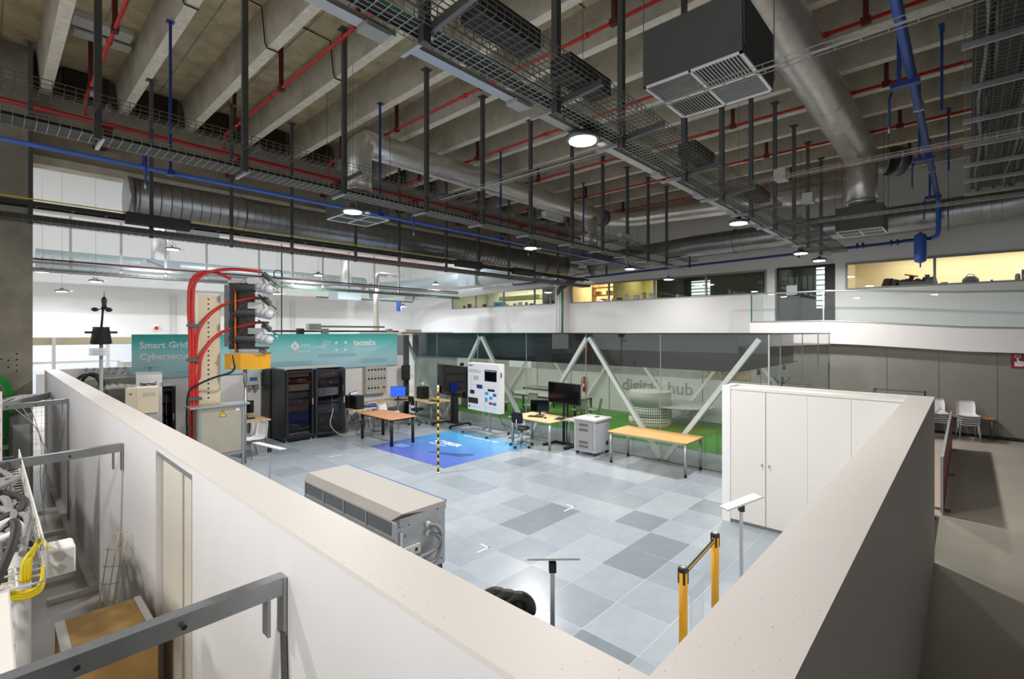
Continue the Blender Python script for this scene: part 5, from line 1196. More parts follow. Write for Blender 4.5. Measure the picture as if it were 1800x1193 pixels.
# roll-up banner
t = thing('rollup_banner', 'white roll-up banner with a black and red logo behind the grey cabinet', 'roll-up banner', (2.35, 12.75, 0), math.radians(-38))
MB().bbox(-.27, -.06, .012, .27, .06, .1, .01).build('base', 'alu', t, False); MB().box(-.25, -.004, .1, .25, .004, 2.13).build('sheet', 'white', t, False); MB().box(-.26, -.012, 2.12, .26, .012, 2.16).build('top_rail', 'alu', t, False)
text('logo_text', 'tecnal', .13, 'text_dark', t, frame((-.17, -.006, 1.86), (1, 0, 0), (0, 0, 1)), .001, world=False, bold=.004); text('logo_text', ':', .13, 'red', t, frame((.2, -.006, 1.86), (1, 0, 0), (0, 0, 1)), .001, world=False); text('logo_text', 'a', .13, 'text_dark', t, frame((.225, -.006, 1.86), (1, 0, 0), (0, 0, 1)), .001, world=False)
# grey and beige cabinet, clear cover, hoses behind the left wall
t = thing('meter_cabinet', 'beige over grey meter cabinet with a small yellow label', 'cabinet', (2.1, 11.9, 0), math.radians(-12))
MB().bbox(-.27, -.2, .012, .24, .25, 1.42, .008).build('lower_box', 'grey_plastic', t, False); MB().bbox(-.27, -.22, 1.43, .24, .25, 1.92, .008).build('upper_box', 'beige_metal', t, False)
MB().cyl((0, -.22, 1.5), (0, -.226, 1.5), .02, 8).build('label', 'yellow', t, False); MB().box(-.2, -.226, 1.8, -.17, -.22, 1.83).build('lock', 'black', t, False)
for k in range(3): MB().box(0, -.225, 1.76+k*.03, .2, -.22, 1.768+k*.03).build('vent_slot', 'grey_plastic', t, False)
t = thing('clear_cover', 'transparent plastic housing full of wiring behind the left wall', 'housing', (1.75, 11.9, 1.0)); MB().box(1.45, 11.6, 1.2, 1.95, 13.1, 1.2+.75).build('shell', ACRYL, t); MB().box(1.5, 11.65, 1.0, 1.9, 13.0, 1.2).build('base', 'white', t)
for k in range(5): MB().box(1.55, 11.8+k*.22, 1.2, 1.8, 11.95+k*.22, 1.4+.08*(k % 3)).build('module', ('grey_plastic', 'sign_red', 'white', 'cable_grey', 'maroon')[k], t)
t = thing('grey_panel_cabinet', 'long grey steel cabinet against the end wall left of the banner', 'cabinet', (1.8, 14.6, 0)); MB().bbox(1.3, 14.3, .012, 2.45, 14.95, 1.95, .01).build('body', 'olive_board', t); MB().box(1.86, 14.294, .1, 1.87, 14.3, 1.9).build('door_gap', 'cable_dark', t)
t = thing('hook_row', 'row of curved grey cable hooks on the end wall', 'hooks', (1.9, 15.0, 2.0))
for k in range(6): MB().tube(smooth_path([(1.55+k*.14, 15.04, 2.12), (1.58+k*.14, 14.93, 2.16), (1.56+k*.14, 14.88, 2.08), (1.5+k*.14, 14.92, 2.0)]), .018, 6).build('hook', 'grey_plastic', t)
t = thing('black_hoses', 'two black hoses arching up behind the far end of the left wall', 'hoses', (1.35, 13.6, 1.8))
for k in range(2): MB().tube(smooth_path([(1.2+.05*k, 13.9-.3*k, 1.2), (1.25+.05*k, 13.7-.3*k, 1.9), (1.4+.06*k, 13.4-.2*k, 2.12+.03*k), (1.6+.05*k, 13.2-.2*k, 1.95), (1.65+.05*k, 13.1-.2*k, 1.2)]), .03, 8).build('hose', 'cable_black', t)
# large metal unit on the floor
t = thing('inverter_unit', 'long grey sheet-metal power unit with conduits on a blue frame', 'power unit', (3.38, 5.7, 0))
X0, X1, Y0, Y1 = 3.06, 3.72, 4.56, 6.86
MB().box(X0, Y0, .26, X1, Y1, .9).build('body', 'galv_sheet', t)
MB().add([(X0-.02, Y0+.03, .9), (X1+.01, Y0-.01, .9), (X1+.01, Y1+.02, .9), (X0-.02, Y1-.03, .9), (X0-.02, Y0+.1, .92), (X0+.06, Y0-.01, 1.0), (X1+.01, Y0-.01, 1.0), (X1+.01, Y1+.02, 1.0), (X0+.06, Y1+.02, 1.0), (X0-.02, Y1-.1, .92)],
    [(0,3,2,1), (5,6,7,8), (4,5,8,9), (0,1,6,5,4), (2,3,9,8,7), (1,2,7,6), (0,4,9,3)]).build('cover', 'cover_sheet', t)
MB().box(X1+.005, Y0-.01, .985, X1+.02, Y1+.02, 1.003).build('blue_edge', 'blue_pipe', t)
for k in range(4):
    a = Y0+.12+k*.54; MB().box(X0-.006, a, .74, X0, a+.5, .88).build('filter_panel', 'galv_dark', t); MB().box(X0-.012, a+.505, .72, X0, a+.53, .9).build('divider', 'galv', t)
MB().box(X0-.01, Y0+.05, .3, X0, Y1, .7).build('side_sheet', 'galv_sheet', t)
MB().box(X0+.02, Y0-.012, .28, X1-.02, Y0, .95).build('end_sheet', 'galv_sheet', t)
for z in (.78, .4): MB().box(X1, Y0+.05, z, X1+.03, Y0+.1, z+.16).build('hinge', 'black', t)
MB().box(X0-.02, Y0-.03, .62, X0+.06, Y0-.012, .86).build('latch_plate', 'galv', t); MB().box(X0, Y0-.05, .66, X0+.03, Y0-.03, .82).build('latch', 'chrome', t)
for x, z in ((3.45, .8), (3.45, .7)):
    MB().lathe([(.035, 0), (.035, .03), (.025, .05)], (x, Y0-.012, z), 12, Matrix(((1,0,0),(0,0,-1),(0,1,0)))).build('gland', 'light_plastic', t)
for k, (dz, ex) in enumerate(((.8, 3.2), (.7, 3.25))):
    P = smooth_path([(3.45, Y0-.05, dz), (3.53, Y0-.1, dz-.03), (3.58, Y0-.1, dz-.15), (3.5, Y0-.1, dz-.28-.03*k), (3.3, Y0-.08, dz-.32), (ex-.1, Y0-.05, dz-.36)], 8)
    m = MB(); m.tube(P, .02, 8)
    for i in range(0, len(P)-1): d = (P[i+1]-P[i]).normalized(); m.tube([P[i]-d*.006, P[i], P[i]+d*.006], [.018, .027, .018], 8)
    m.build('corrugated_conduit', 'cable_grey', t)
MB().box(3.12, Y0-.04, .52, 3.34, Y0-.012, .62).build('terminal_plate', 'light_plastic', t)
for x in (3.17, 3.28): MB().cyl((x, Y0-.045, .57), (x, Y0-.04, .57), .02, 10).build('knockout', 'black', t)
for x, z in ((3.2, .86), (3.15, .75), (3.6, .93), (3.4, .45), (3.66, .34), (3.25, .4)): MB().cyl((x, Y0-.012, z), (x, Y0-.018, z), .008, 8).build('bolt', 'dark_slot', t)
MB().box(X0+.03, Y0+.02, .012, X1-.02, Y1-.02, .26).build('blue_frame', 'navy', t)
# information stands
def info_stand(label, x, y, a, h, tilt=.0, w=.42, dp=.3, roll=0):
    t = thing('info_stand', label, 'sign stand', (x, y, .012), a, 'slim information stands')
    MB().lathe([(.16, 0), (.16, .012), (.03, .02)], n=20).build('base', 'alu', t, False); MB().box(-.018, -.012, .02, .018, .012, h-.06).build('pole', 'alu', t, False); MB().box(-.03, -.025, h-.1, .03, .025, h-.02).build('swivel', 'black', t, False)
    M = Matrix.Rotation(tilt, 3, 'X')@Matrix.Rotation(roll, 3, 'Y')
    MB().cbox((0, 0, h), (w, dp, .012), M=M).build('frame', 'alu', t, False); MB().cbox(Vector((0, 0, h))+M@Vector((0, 0, .008)), (w-.03, dp-.03, .006), M=M).build('sheet', 'white', t, False)
info_stand('slim information stand near the corner of the two speckled walls', 3.2, 2.52, math.radians(-46), 1.1, -.44)
info_stand('slim information stand with tilted panel in front of the white cabinets', 5.66, 1.82, math.radians(-137), 1.12, .36, .26, .42, -.18)
info_stand('slim information stand behind the left wall beside the white chairs', 3.28, 8.7, math.radians(-137), 1.05, -.24, .26, .5, -.19)
# belt barriers
def stanchion(label, x, y):
    t = thing('belt_stanchion', label, 'stanchion', (x, y, .012), 0, 'yellow belt stanchions')
    MB().lathe([(.17, 0), (.17, .015), (.05, .03)], n=22).build('base', 'black', t, False); MB().cyl((0, 0, .03), (0, 0, .985), .036, 20).build('post', 'stanchion', t, False)
    c = MB().lathe([(.039, .95), (.039, .985), (.034, .99)], n=20).build('cap', 'black', t, False)
    for k in range(4):
        a = k*PI/2+.6; MB().cbox((.037*math.cos(a), .037*math.sin(a), .92), (.012, .018, .13), a).build('slot', 'black', t, False)
    MB().lathe([(.02, .99), (.02, .993)], n=14).build('cap_disc', 'alu', t, False)
stanchion('yellow belt stanchion nearer to the camera', 4.04, 1.77); stanchion('yellow belt stanchion farther away beside the tilted stand', 4.95, 1.84)
t = thing('barrier_belt', 'black and yellow belt stretched between the two yellow stanchions', 'belt', (4.5, 1.8, .9)); MB().bar((4.08, 1.775, .935), (4.91, 1.837, .935), .004, .055).build('belt', 'black', t); MB().bar((4.08, 1.772, .935), (4.91, 1.834, .935), .005, .015).build('stripe', 'yellow', t)
t = thing('acrylic_case', 'clear acrylic display case standing behind the right wall', 'display case', (4.5, 1.2, 0))
MB().add([(3.95, 1.05, .55), (5.05, 1.05, .55), (5.05, 1.5, .55), (3.95, 1.5, .55), (3.95, 1.05, .95), (5.05, 1.05, .95), (5.05, 1.35, .9), (3.95, 1.35, .9)], [(4,5,6,7), (2,3,7,6), (0,1,5,4), (1,2,6,5), (3,0,4,7)]).build('cover', ACRYL, t); MB().box(3.9, 1.0, .012, 5.1, 1.55, .55).build('plinth', 'white', t)
t = thing('acrylic_sign', 'clear hanging sheet with a pale printed arrow beside the near stanchion', 'sign', (4.15, 1.72, .2)); MB().box(4.1, 1.74, .35, 4.42, 1.744, .88).build('sheet', ACRYL, t); MB().box(4.14, 1.738, .42, 4.38, 1.74, .424).box(4.14, 1.738, .42, 4.144, 1.74, .8).box(4.376, 1.738, .42, 4.38, 1.74, .6).build('printed_frame', 'curtain', t)
for k, (x, y) in enumerate(((2.86, 2.85), (2.91, 2.77), (2.97, 2.69))):
    tag(MB().tube(arc((x, y, .735), .12-.01*k, -.3, PI+.3, 14, (.68, -.73, 0)), .045, 10).build('black_hose', 'cable_black'), ('black hose loop behind the near wall, leftmost of three', 'black hose loop behind the near wall, middle of three', 'black hose loop behind the near wall, rightmost of three')[k], 'hose', 'black hose loops')
t = thing('hose_stand', 'low black stand below the hose loops behind the near wall', 'stand', (2.8, 2.5, 0)); MB().bbox(2.5, 2.25, .012, 3.1, 2.8, .6, .01).build('body', 'rack_dark', t); MB().box(2.55, 2.3, .6, 3.05, 2.75, .68).build('tray', 'black', t)
# ================================================================ LEFT AISLE
for y, lb in ((2.17, 'galvanised steel strut from the left wall, nearest and largest'), (5.86, 'galvanised steel strut from the left wall, middle one'), (10.4, 'galvanised steel strut from the left wall, farthest one')):
    t = thing('wall_strut', lb, 'strut', (.5, y, 1.9), 0, 'steel struts along the left wall')
    MB().bar((-.02, y+.03, 1.885), (.865, y, 1.915), .06, .075).build('bar', 'galv', t)
    MB().box(.8, y-.03, 1.72, .812, y+.03, 1.88).box(.862, y-.034, 1.7, .876, y+.034, 1.95).build('end_bracket', 'galv', t)
    for x in (.2, .5): MB().cyl((x, y-.03, 1.9), (x, y-.036, 1.9), .01, 8).build('bolt', 'dark_slot', t)
    if y != 5.86: MB().bar((.865, y-.02, 1.72), (.862, y-.12, 0.0), .012, .03).build('tie_strap', 'galv_dark', t)
t = thing('white_cabinet', 'white low cabinet at the bottom left edge', 'cabinet', (-.3, 2.9, 0)); MB().bbox(-.7, 2.2, 0, .07, 3.3, 1.82, .006).build('body', 'offwhite', t); MB().box(.07, 2.72, .1, .074, 2.73, 1.78).build('door_gap', 'cable_dark', t); MB().box(.07, 3.0, 1.0, .09, 3.03, 1.15).build('handle', 'black', t)
t = thing('perforated_upright', 'upright white panel with holes at the left edge', 'panel', (-.3, 6.9, 0)); MB().box(-.5, 6.88, 0, .1, 6.94, 2.42).build('sheet', 'offwhite', t)
for k in range(6): MB().cyl((.06, 6.88, 2.3-k*.14), (.06, 6.872, 2.3-k*.14), .02, 10).build('hole', 'grey_plastic', t)
t = thing('white_post', 'white tubular post holding the cable basket at the left edge', 'post', (.12, 3.75, 0)); MB().cyl((.12, 3.75, .0), (.12, 3.75, 1.82), .045, 14).build('tube', 'light_plastic', t); MB().lathe([(.09, 0), (.09, .02)], (.12, 3.75, 0), 14).build('base', 'grey_plastic', t)
t = thing('cable_basket', 'wire basket tray full of grey cables at the left edge', 'cable tray', (0, 5, 1.85)); m = MB()
for i in range(7): x = -.4+.1*i; m.box(x-.004, 3.4, 1.746, x+.004, 6.4, 1.754)
for z in (1.81, 1.87, 1.92):
    for x in (-.4, .2): m.box(x-.004, 3.4, z-.004, x+.004, 6.4, z+.004)
k = 3.4
while k <= 6.4: m.box(-.4, k-.004, 1.746, .2, k+.004, 1.754); m.box(.196, k-.004, 1.75, .204, k+.004, 1.92); m.box(-.404, k-.004, 1.75, -.396, k+.004, 1.92); k += .1
m.build('wire_mesh', 'offwhite', t)
t = thing('grey_cables', 'thick tangle of grey cables heaped in the wire basket', 'cables', (-.1, 4.8, 1.8))
random.seed(11)
for i in range(26):
    x = -.3+random.random()*.42; y = 3.5+random.random()*.6; P = []
    for j in range(6): P.append((max(-.36, min(.16, x+random.uniform(-.16, .16))), y+j*.38+random.uniform(-.1, .1), 1.78+random.random()*.13))
    MB().tube(smooth_path(P, 5), random.choice((.014, .018, .022)), 7).build('cable', random.choice(('cable_grey', 'cable_grey', 'cable_lgrey', 'cable_grey', 'cable_dark')), t)
MB().tube(smooth_path([(-.1, 3.45, 1.85), (.05, 3.5, 2.05), (.12, 3.7, 1.95), (.02, 3.9, 1.85)]), .018, 7).build('cable', 'white', t)
MB().tube(smooth_path([(.0, 3.2, 1.8), (.08, 3.35, 1.98), (.09, 3.5, 2.05), (.0, 3.7, 1.95)]), .02, 7).build('cable', 'cable_dark', t)
t = thing('yellow_cables', 'yellow cables looping from the white junction box over the basket edge', 'cables', (.15, 3.6, 1.8))
for k in range(3):
    MB().tube(smooth_path([(.22, 3.62+.02*k, 1.84), (.19, 3.55+.02*k, 1.9), (.13+.01*k, 3.5, 1.84), (.12+.012*k, 3.48, 1.74)]), .011, 7).build('cable', 'cable_yellow', t)
    MB().tube(smooth_path([(.2, 3.5, 1.78+.01*k), (.18, 3.42, 1.7+.012*k), (.1, 3.42, 1.69+.014*k), (.02, 3.44, 1.76+.012*k), (-.1, 3.5, 1.84+.01*k)]), .011, 7).build('cable', 'cable_yellow', t)
t = thing('junction_box', 'white junction box with round covers clipped to the cable basket', 'junction box', (.27, 3.6, 1.72)); MB().bbox(.21, 3.56, 1.7, .33, 3.72, 1.84, .008).build('box', 'white', t)
for z in (1.735, 1.8): MB().cyl((.265, 3.56, z), (.265, 3.552, z), .026, 14).build('round_cover', 'light_plastic', t)
t = thing('cardboard_box', 'brown cardboard box sealed with printed tape beside the left wall', 'box', (.58, 4.45, 0)); MB().bbox(.33, 4.15, 0, .82, 4.78, .92, .006).build('carton', 'cardboard', t)
MB().box(.326, 4.146, .88, .824, 4.15, .922).box(.326, 4.146, .919, .38, 4.78, .924).box(.36, 4.148, .919, .824, 4.2, .924).box(.78, 4.2, .919, .824, 4.78, .924).build('tape', 'white', t)
for x in (.4, .62): MB().box(x, 4.143, .885, x+.07, 4.146, .915).build('tape_print', 'navy', t)
t = thing('wire_tray_offcut', 'short wire tray offcut leaning on the left wall', 'cable tray', (.7, 5.2, 0)); m = MB()
p, q = Vector((.54, 5.02, 0)), Vector((.78, 5.4, 1.26))
for dx in (-.06, 0, .06):
    o = Vector((dx*.8, -dx*.5, 0)); m.tube([p+o, q+o], .005, 5)
m.tube([p+Vector((.05, .06, 0)), q+Vector((.05, .06, -.03))], .005, 5); m.tube([p+Vector((-.04, .1, 0)), q+Vector((-.04, .1, -.03))], .005, 5)
for k in range(11):
    c = p+(q-p)*(k/10); m.tube([c+Vector((-.05, .13, -.02)), c+Vector((-.048, .03, 0)), c+Vector((.048, -.03, 0)), c+Vector((.07, .04, -.02))], .004, 4)
m.build('wire_mesh', 'beige_metal', t)
t = thing('cable_coil', 'coil of black cable with a red plug on the concrete floor', 'cable', (.28, 5.6, 0))
for k in range(4): MB().tube(arc((.3, 5.5, .03+.02*k), .2-.02*k, 0, 2*PI, 18, (1, 0, 0), (0, 1.2, 0)), .014, 6).build('coil', 'cable_black', t)
MB().tube(smooth_path([(.45, 5.6, .04), (.6, 5.9, .03), (.75, 5.75, .03), (.7, 5.4, .03)]), .014, 6).build('tail', 'cable_black', t); MB().cyl((.12, 5.35, .06), (.25, 5.38, .06), .05, 10).build('plug', 'red', t); MB().cyl((.0, 5.32, .06), (.12, 5.35, .06), .045, 10).build('plug_body', 'offwhite', t)
t = thing('green_cables', 'bundle of green cables hanging in front of the concrete column', 'cables', (.3, 14.4, .2))
for k in range(5): MB().tube(smooth_path([(.25+.025*k, 14.42+.015*(k % 2), .2), (.25+.025*k, 14.42, 1.0), (.26+.024*k, 14.4, 1.7), (.2+.02*k, 14.38, 1.98+.012*k), (.06, 14.35, 2.06+.018*k), (-.2, 14.3, 2.05+.018*k)]), .018, 8).build('cable', 'cable_green', t)
t = thing('white_pipe', 'white vertical pipe beside the green cables on the column', 'pipe', (.18, 14.45, 0)); MB().cyl((.16, 14.42, .7), (.16, 14.42, 1.75), .04, 10).build('pipe', 'light_plastic', t); MB().box(-.1, 14.3, .62, .45, 14.5, .7).build('bracket', 'light_plastic', t)
t = thing('cable_trough', 'grey trough carrying loose pale cables in front of the column', 'cable tray', (.3, 12.8, 1.7)); MB().bar((-.1, 11.6, 1.72), (.62, 13.6, 1.72), .5, .03).bar((.14, 11.5, 1.78), (.86, 13.5, 1.74), .02, .12).build('trough', 'grey_plastic', t)
for k in range(6): MB().tube(smooth_path([(-.15+.06*k, 11.6, 1.78), (.05+.06*k, 12.2, 1.8+.02*(k % 2)), (.25+.05*k, 12.9, 1.78), (.45+.04*k, 13.6, 1.76)]), .02, 6).build('cable', ('cable_lgrey', 'cable_grey', 'offwhite')[k % 3], t)
t = thing('grey_cabinet', 'grey equipment cabinet deep in the left aisle', 'cabinet', (.45, 12.2, 0)); MB().bbox(.26, 12.0, 0, .55, 12.6, 1.55, .008).build('body', 'grey_plastic', t); MB().box(.3, 11.99, .3, .51, 12.0, 1.4).build('door', 'light_plastic', t)
t = thing('grey_cabinet', 'dark loaded workbench behind the middle strut at the left', 'workbench', (.1, 9.2, 0)); MB().bbox(-.5, 8.6, 0, .3, 9.6, 1.1, .008).build('body', 'grey_plastic', t); MB().box(-.5, 8.55, 1.1, .35, 9.65, 1.14).build('top', 'cable_dark', t)
for k in range(3): MB().bbox(-.2+.15*k, 8.7+.25*k, 1.14, .05+.1*k, 8.95+.2*k, 1.25+.05*k, .01).build('tool', ('black', 'sign_red', 'rack_dark')[k], t)
t = thing('loose_wires', 'loose white wires dangling beside the wall deep in the left aisle', 'cables', (.7, 11, 0))
for k in range(3): MB().tube(smooth_path([(.3+.1*k, 11.6, 1.75), (.56+.03*k, 11.4, 1.4-.1*k), (.62+.03*k, 11.3, 1.0), (.6+.04*k, 11.3, .6), (.64, 11.2+.1*k, .05)]), .006, 5).build('wire', 'white', t)
for k, (y0, y1) in enumerate(((-1.5, 1.9), (4.2, 6.6), (7.2, 8.4), (9.9, 13.8))):  # unseen blocks added to keep light off the aisle floor
    t = thing('shade_block', ('added grey block shading the aisle, left of the camera, first in the row', 'added grey block shading the aisle, beside the cable basket', 'added grey block shading the aisle, beside the white panel', 'added grey block shading the aisle, nearest the column')[k], 'cabinet', (-.9, (y0+y1)/2, 0), 0, 'added shade blocks along the left aisle')
    MB().bbox(-1.4, y0, 0, -.1, y1, 1.7 if k == 1 else 1.95, .01).build('body', 'grey_plastic', t); MB().box(-.1, (y0+y1)/2-.005, .1, -.095, (y0+y1)/2+.005, 1.65).build('door_gap', 'cable_dark', t)
# ================================================================ RIGHT SIDE
# balcony walkway with glass balustrade (descends towards the right)
t = thing('balcony', 'white curved walkway with glass balustrade along the mezzanine wall', 'balcony', (19.5, 2, 2.5))
BX = 18.95
prof = [(5.8, 3.35), (3.5, 3.35), (2.4, 3.3), (1.2, 3.2), (.1, 3.12), (-1.2, 3.08), (-4.4, 3.08)]
low = [(5.8, 2.62), (3.5, 2.64), (2.4, 2.6), (1.2, 2.53), (.1, 2.46), (-1.2, 2.44), (-4.4, 2.44)]
vs = [(BX, y, z) for y, z in prof]+[(BX, y, z) for y, z in low]+[(WX, y, z) for y, z in prof]+[(WX, y, z) for y, z in low]; n = 7; fs = []
for i in range(n-1):
    fs += [(i, i+1, n+i+1, n+i), (2*n+i, 2*n+i+1, i+1, i), (n+i, n+i+1, 3*n+i+1, 3*n+i)]
MB().add(vs, fs+[(0, n, 3*n, 2*n)]).build('slab', 'white_wall', t)
gy = [5.75, 5.05, 3.5, .12, -2.6, -4.4]
def zz(y): 
    for (a, za), (b, zb) in zip(prof, prof[1:]):
        if b <= y <= a: return za+(zb-za)*(a-y)/(a-b)
    return prof[0][1]
for a, b in zip(gy, gy[1:]):
    k = 8 if b > -1 else 1
    P = [(a+(b-a)*i/k) for i in range(k+1)]; x = BX+.02
    vs = [(xx, y, zz(y)+h) for xx in (x, x+.015) for h in (.05, 1.0) for y in [p_-(.008 if i == k else -.008 if i == 0 else 0)*-1 for i, p_ in enumerate(P)]]
    m = k+1; fs = []
    for i in range(k): fs += [(i, i+1, m+i+1, m+i), (3*m+i, 3*m+i+1, 2*m+i+1, 2*m+i), (m+i, m+i+1, 3*m+i+1, 3*m+i)]
    MB().add(vs, fs).build('glass_pane', GLASS, t)
for h in (.03, 1.03):
    MB().tube([(BX+.025, y, zz(y)+h) for y in (5.75, 5.05, 3.5, 2.4, 1.2, .1, -1.2, -4.4)], .028, 6).build('handrail' if h > 1 else 'bottom_rail', 'alu', t)
MB().box(BX+.01, 3.48, 3.35, BX+.05, 3.52, 4.38).build('post', 'alu', t)
MB().box(BX+.01, 5.73, 3.35, BX+.05, 5.77, 4.38).build('post', 'cable_green_dk', t)
MB().box(BX+.02, 5.76, 3.4, WX, 5.775, 4.35).build('glass_pane', GLASS, t)
# stacks of chairs by the grey wall
sc = chair_proto('stacked_chair', 'white shell chair, lowest in the stack of five by the grey wall', 'white', 'alu', 'stacked white chairs by the grey wall')
sc.location = (18.62, -.02, 0); sc.rotation_euler.z = math.radians(-78)
nth = ('lowest', 'second', 'third', 'fourth', 'topmost')
for s_, (x, y, lb) in enumerate(((18.62, -.02, 'in the fully visible stack by the grey wall'), (18.62, .62, 'in the stack half hidden by the wall end'))):
    for k in range(5):
        l = 'white shell chair, %s %s' % (nth[k], lb)
        if s_ == 0 and k == 0: sc['label'] = l
        else: dup(sc, (x-.012*k, y, .062*k), math.radians(-78), l)
table('side_table', 'small wooden side table hidden behind the stacked chairs', 18.9, -.55, 19.25, 1.5, .62, 'beech_red', 'galv_dark', .02, inset=.04)
# red barrier panel with glass edge
t = thing('red_barrier', 'low red barrier panel with glass edge beyond the end of the right wall', 'barrier', (13.5, .3, 0)); MB().box(10.7, .28, .03, 17.0, .32, .95).build('panel', 'panel_red', t); MB().box(10.68, .285, .03, 10.7, .315, .955).build('edge_post', 'duct_cool', t); MB().box(10.7, .28, .95, 17.0, .32, .96).build('top_glass', 'duct_cool', t)
for x in (11, 13.8, 16.7): MB().box(x-.03, .2, 0, x+.03, .4, .03).build('foot', 'galv_dark', t)
t = thing('glass_barrier', 'low clear glass barrier between the wall end and the red panel', 'barrier', (9.5, .4, 0)); MB().box(8.6, .41, .1, 10.6, .422, .9).build('pane', GLASS, t); MB().box(8.6, .39, .04, 10.6, .44, .1).build('shoe', 'alu', t)
for x in (8.8, 10.4): MB().box(x-.03, .36, 0, x+.03, .47, .04).build('foot', 'galv_dark', t)
t = thing('display_case', 'glass-topped dark display case in front of the grey wall', 'display case', (18.3, 1.45, 0)); MB().box(18.05, .87, 0, 18.55, 2.05, 1.08).build('base', 'grey_wall', t); MB().box(18.06, .88, 1.08, 18.54, 2.04, 1.3).build('glass_top', GLASS, t)
m = MB()
for y in (.87, 2.03): 
    for x in (18.05, 18.53): m.box(x, y, 1.08, x+.02, y+.02, 1.31)
m.box(18.05, .87, 1.3, 18.55, .89, 1.315).box(18.05, 2.03, 1.3, 18.55, 2.05, 1.315).box(18.05, .87, 1.3, 18.07, 2.05, 1.315); m.build('frame', 'dark_slot', t); MB().box(18.15, .95, 1.08, 18.5, 1.6, 1.13).build('exhibit', 'alu', t)
t = thing('fire_sign', 'red sign with a white hand pressing a button on the grey wall', 'sign', (19.27, -1.1, 2.0)); MB().box(19.27, -1.3, 2.02, 19.29, -.89, 2.4).build('plate', 'sign_red', t)
Mx = Matrix(((0,0,-1),(-1,0,0),(0,1,0)))
MB().prism([(.96, 2.07), (1.12, 2.07), (1.16, 2.2), (1.04, 2.22), (1.03, 2.31), (1.0, 2.31), (1.0, 2.18), (.95, 2.2)], 0, .004, Mx, (19.268, 0, 0)).build('hand_symbol', 'text_white', t)
MB().box(19.264, -1.07, 2.3, 19.269, -.96, 2.315).box(19.264, -1.07, 2.36, 19.269, -.96, 2.372).box(19.264, -.97, 2.3, 19.269, -.958, 2.372).box(19.264, -1.072, 2.3, 19.269, -1.06, 2.372).build('button_symbol', 'text_white', t)
# ================================================================ THINGS ON THE WINDOW SILLS
SILL = SZ+.03; sx = WX+.45
struct('trim_20', MB().box(WX+.1, -4.4, SZ-.06, WX+.8, 3.1, SZ), 'grey_plastic'); struct('trim_21', MB().box(WX+.1, 5.7, SZ-.06, WX+.8, 24.2, SZ), 'grey_plastic')
t = thing('tool_heap', 'heap of dark tools on a wooden pallet behind the warm workshop window', 'tools', (sx, 1.4, SZ)); MB().box(sx-.2, .55, SZ, sx+.2, 2.2, SZ+.06).build('pallet', 'beech', t)
random.seed(5)
for k in range(16):
    y = 2.05-k*.085; h = .16+.16*random.random(); c = (sx+random.uniform(-.1, .1), y, SZ+.06+h/2); MB().cbox(c, (.16, .12, h), random.uniform(-.5, .5), Matrix.Rotation(random.uniform(-.35, .35), 3, 'X')).build('tool', random.choice(('dark_slot', 'black', 'cable_dark')), t)
MB().cbox((sx, 1.35, SZ+.38), (.2, .35, .03), 0, Matrix.Rotation(.25, 3, 'X')).build('orange_tool', 'orange', t)
t = thing('black_bag', 'round black bag with a handle on the warm workshop sill', 'bag', (sx, -.05, SZ)); MB().lathe([(.14, 0), (.2, .06), (.19, .16), (.12, .24)], (sx, -.08, SZ), 16).build('body', 'black', t); MB().tube(arc((sx, -.08, SZ+.22), .1, 0, PI, 8, (0, 1, 0)), .012, 6).build('handle', 'light_plastic', t)
box_thing('sill_box', 'orange cardboard box beside the tool heap', 'box', sx-.1, .45, SZ, sx+.1, .62, SZ+.1, 'orange', .005, ((sx-.104, .47, SZ+.02, sx-.1, .6, SZ+.08), 'cardboard', 'label_strip'))
box_thing('sill_box', 'long blue case on the warm workshop sill at the right', 'box', sx-.1, -.95, SZ, sx+.1, -.6, SZ+.06, 'navy', .005, ((sx-.104, -.9, SZ+.02, sx-.1, -.65, SZ+.04), 'blue_pipe', 'label_strip'))
box_thing('sill_box', 'small dark red box on the warm workshop sill', 'box', sx-.08, -.58, SZ, sx+.08, -.52, SZ+.1, 'sign_red', .005, ((sx-.084, -.57, SZ+.02, sx-.08, -.53, SZ+.05), 'white', 'label_strip'))
box_thing('sill_box', 'small white tray on the warm workshop sill', 'box', sx-.1, -.48, SZ, sx+.1, -.36, SZ+.06, 'offwhite', .005, ((sx-.104, -.46, SZ+.02, sx-.1, -.4, SZ+.04), 'grey_plastic', 'label_strip'))
tag(MB().lathe([(.06, 0), (.06, .2), (.04, .24), (.02, .25)], (sx, -1.1, SZ), 12).build('grey_bottle', 'paint_grey'), 'grey bottle on the warm workshop sill near the right edge', 'bottle')
box_thing('sill_box', 'upright blue box on the warm workshop sill at the right edge', 'box', sx-.1, -1.4, SZ, sx+.1, -1.18, SZ+.35, 'blue_dark', .005, ((sx-.104, -1.37, SZ+.1, sx-.1, -1.22, SZ+.2), 'white', 'label_strip'))
box_thing('sill_box', 'blue crate on the office sill in the left window strip', 'crate', sx-.1, 20.1, SZ, sx+.2, 20.85, SZ+.3, 'blue_crate', .01, ((sx-.104, 20.3, SZ+.15, sx-.1, 20.65, SZ+.2), 'navy', 'label_strip'))
sl = ('silver laboratory jar', 'white plastic canister', 'brown box', 'black instrument', 'clear jar')
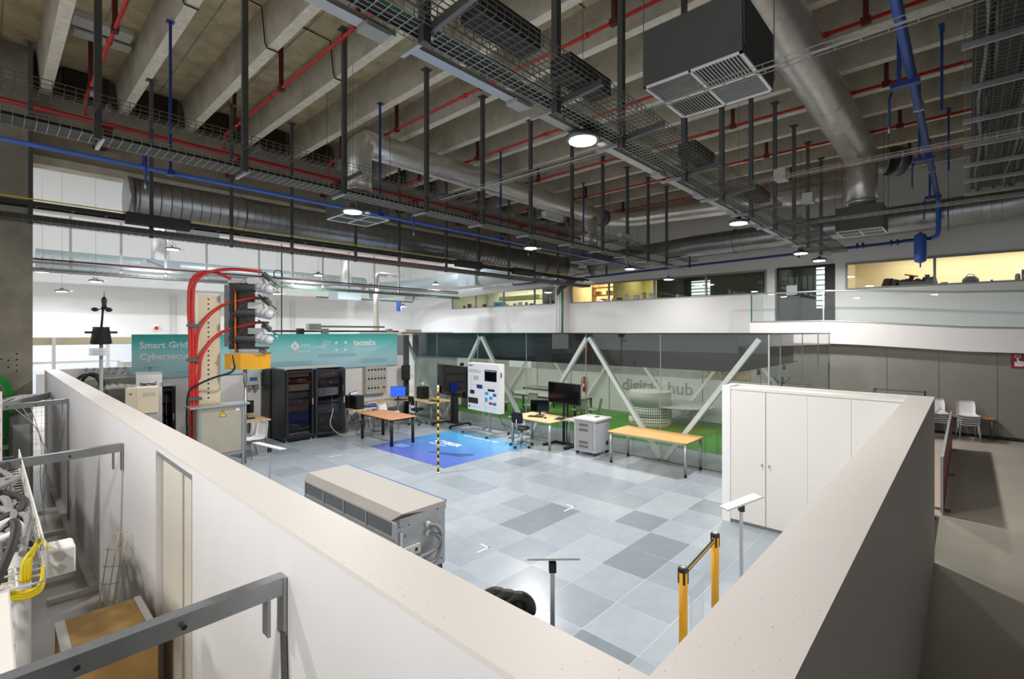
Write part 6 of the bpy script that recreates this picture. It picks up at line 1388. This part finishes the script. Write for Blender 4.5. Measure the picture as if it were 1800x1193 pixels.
for k in range(18):
    y = (23.6, 23.1, 22.6, 21.7, 21.2, 19.9, 19.2, 18.8, 18.3, 17.9, 17.0, 16.6, 11.9, 11.4, 11.0, 10.6, 9.4, 12.3)[k]; h = .1+.22*random.random(); mm = random.choice(('light_plastic', 'offwhite', 'maroon', 'black', 'grey_plastic'))
    wh = ('first', 'second', 'third', 'fourth', 'fifth', 'sixth', 'seventh', 'eighth', 'ninth', 'tenth', 'eleventh', 'twelfth', 'thirteenth', 'fourteenth', 'fifteenth', 'sixteenth', 'seventeenth', 'eighteenth')[k]
    t = thing('lab_item', 'small %s item on the office sill, %s from the left' % ({'light_plastic': 'pale', 'offwhite': 'white', 'maroon': 'brown', 'black': 'black', 'grey_plastic': 'grey'}[mm], wh), 'item', (sx, y, SZ), 0, 'small items on the office sills')
    if k % 2: MB().bbox(sx-.08, y-.12, SZ, sx+.08, y+.12, SZ+h, .01).build('body', mm, t)
    else: MB().lathe([(.07, SZ), (.08, SZ+.02), (.08, SZ+h), (.05, SZ+h+.04)], (sx, y, 0), 12).build('body', mm, t)
t = thing('shelf_unit', 'wooden shelf unit glowing in the yellow-lit office', 'shelf', (21.8, 13.9, 3.4))
for z in (4.5, 4.9, 5.3): MB().box(21.6, 12.9, z, 22.0, 14.4, z+.04).build('shelf_board', 'beech', t)
for y in (12.9, 14.36): MB().box(21.6, y, 3.4, 22.0, y+.04, 5.5).build('side', 'beech', t)
for k in range(4): MB().box(21.7, 13.0+k*.33, 4.54+.4*(k % 2), 21.95, 13.25+k*.33, 4.74+.4*(k % 2)).build('carton', 'cardboard', t)
t = thing('pipe_rack', 'white wall cupboard inside the left office window', 'cupboard', (22.5, 21, 4.6)); MB().box(22.2, 18.5, 5.0, 22.8, 21.8, 5.25).build('duct', 'room_olive', t); MB().bar((22.0, 22.9, 4.5), (22.0, 22.5, 5.4), .05).build('prop', 'grey_plastic', t)
t = thing('office_cabinet', 'dark grey cabinet at the right end of the left office window', 'cabinet', (21.2, 16.6, 3.4)); MB().box(21.0, 16.3, 3.4, 21.6, 17.25, 5.45).build('body', 'paint_grey', t); MB().box(20.99, 16.77, 3.5, 21.0, 16.78, 5.4).build('door_gap', 'black', t)
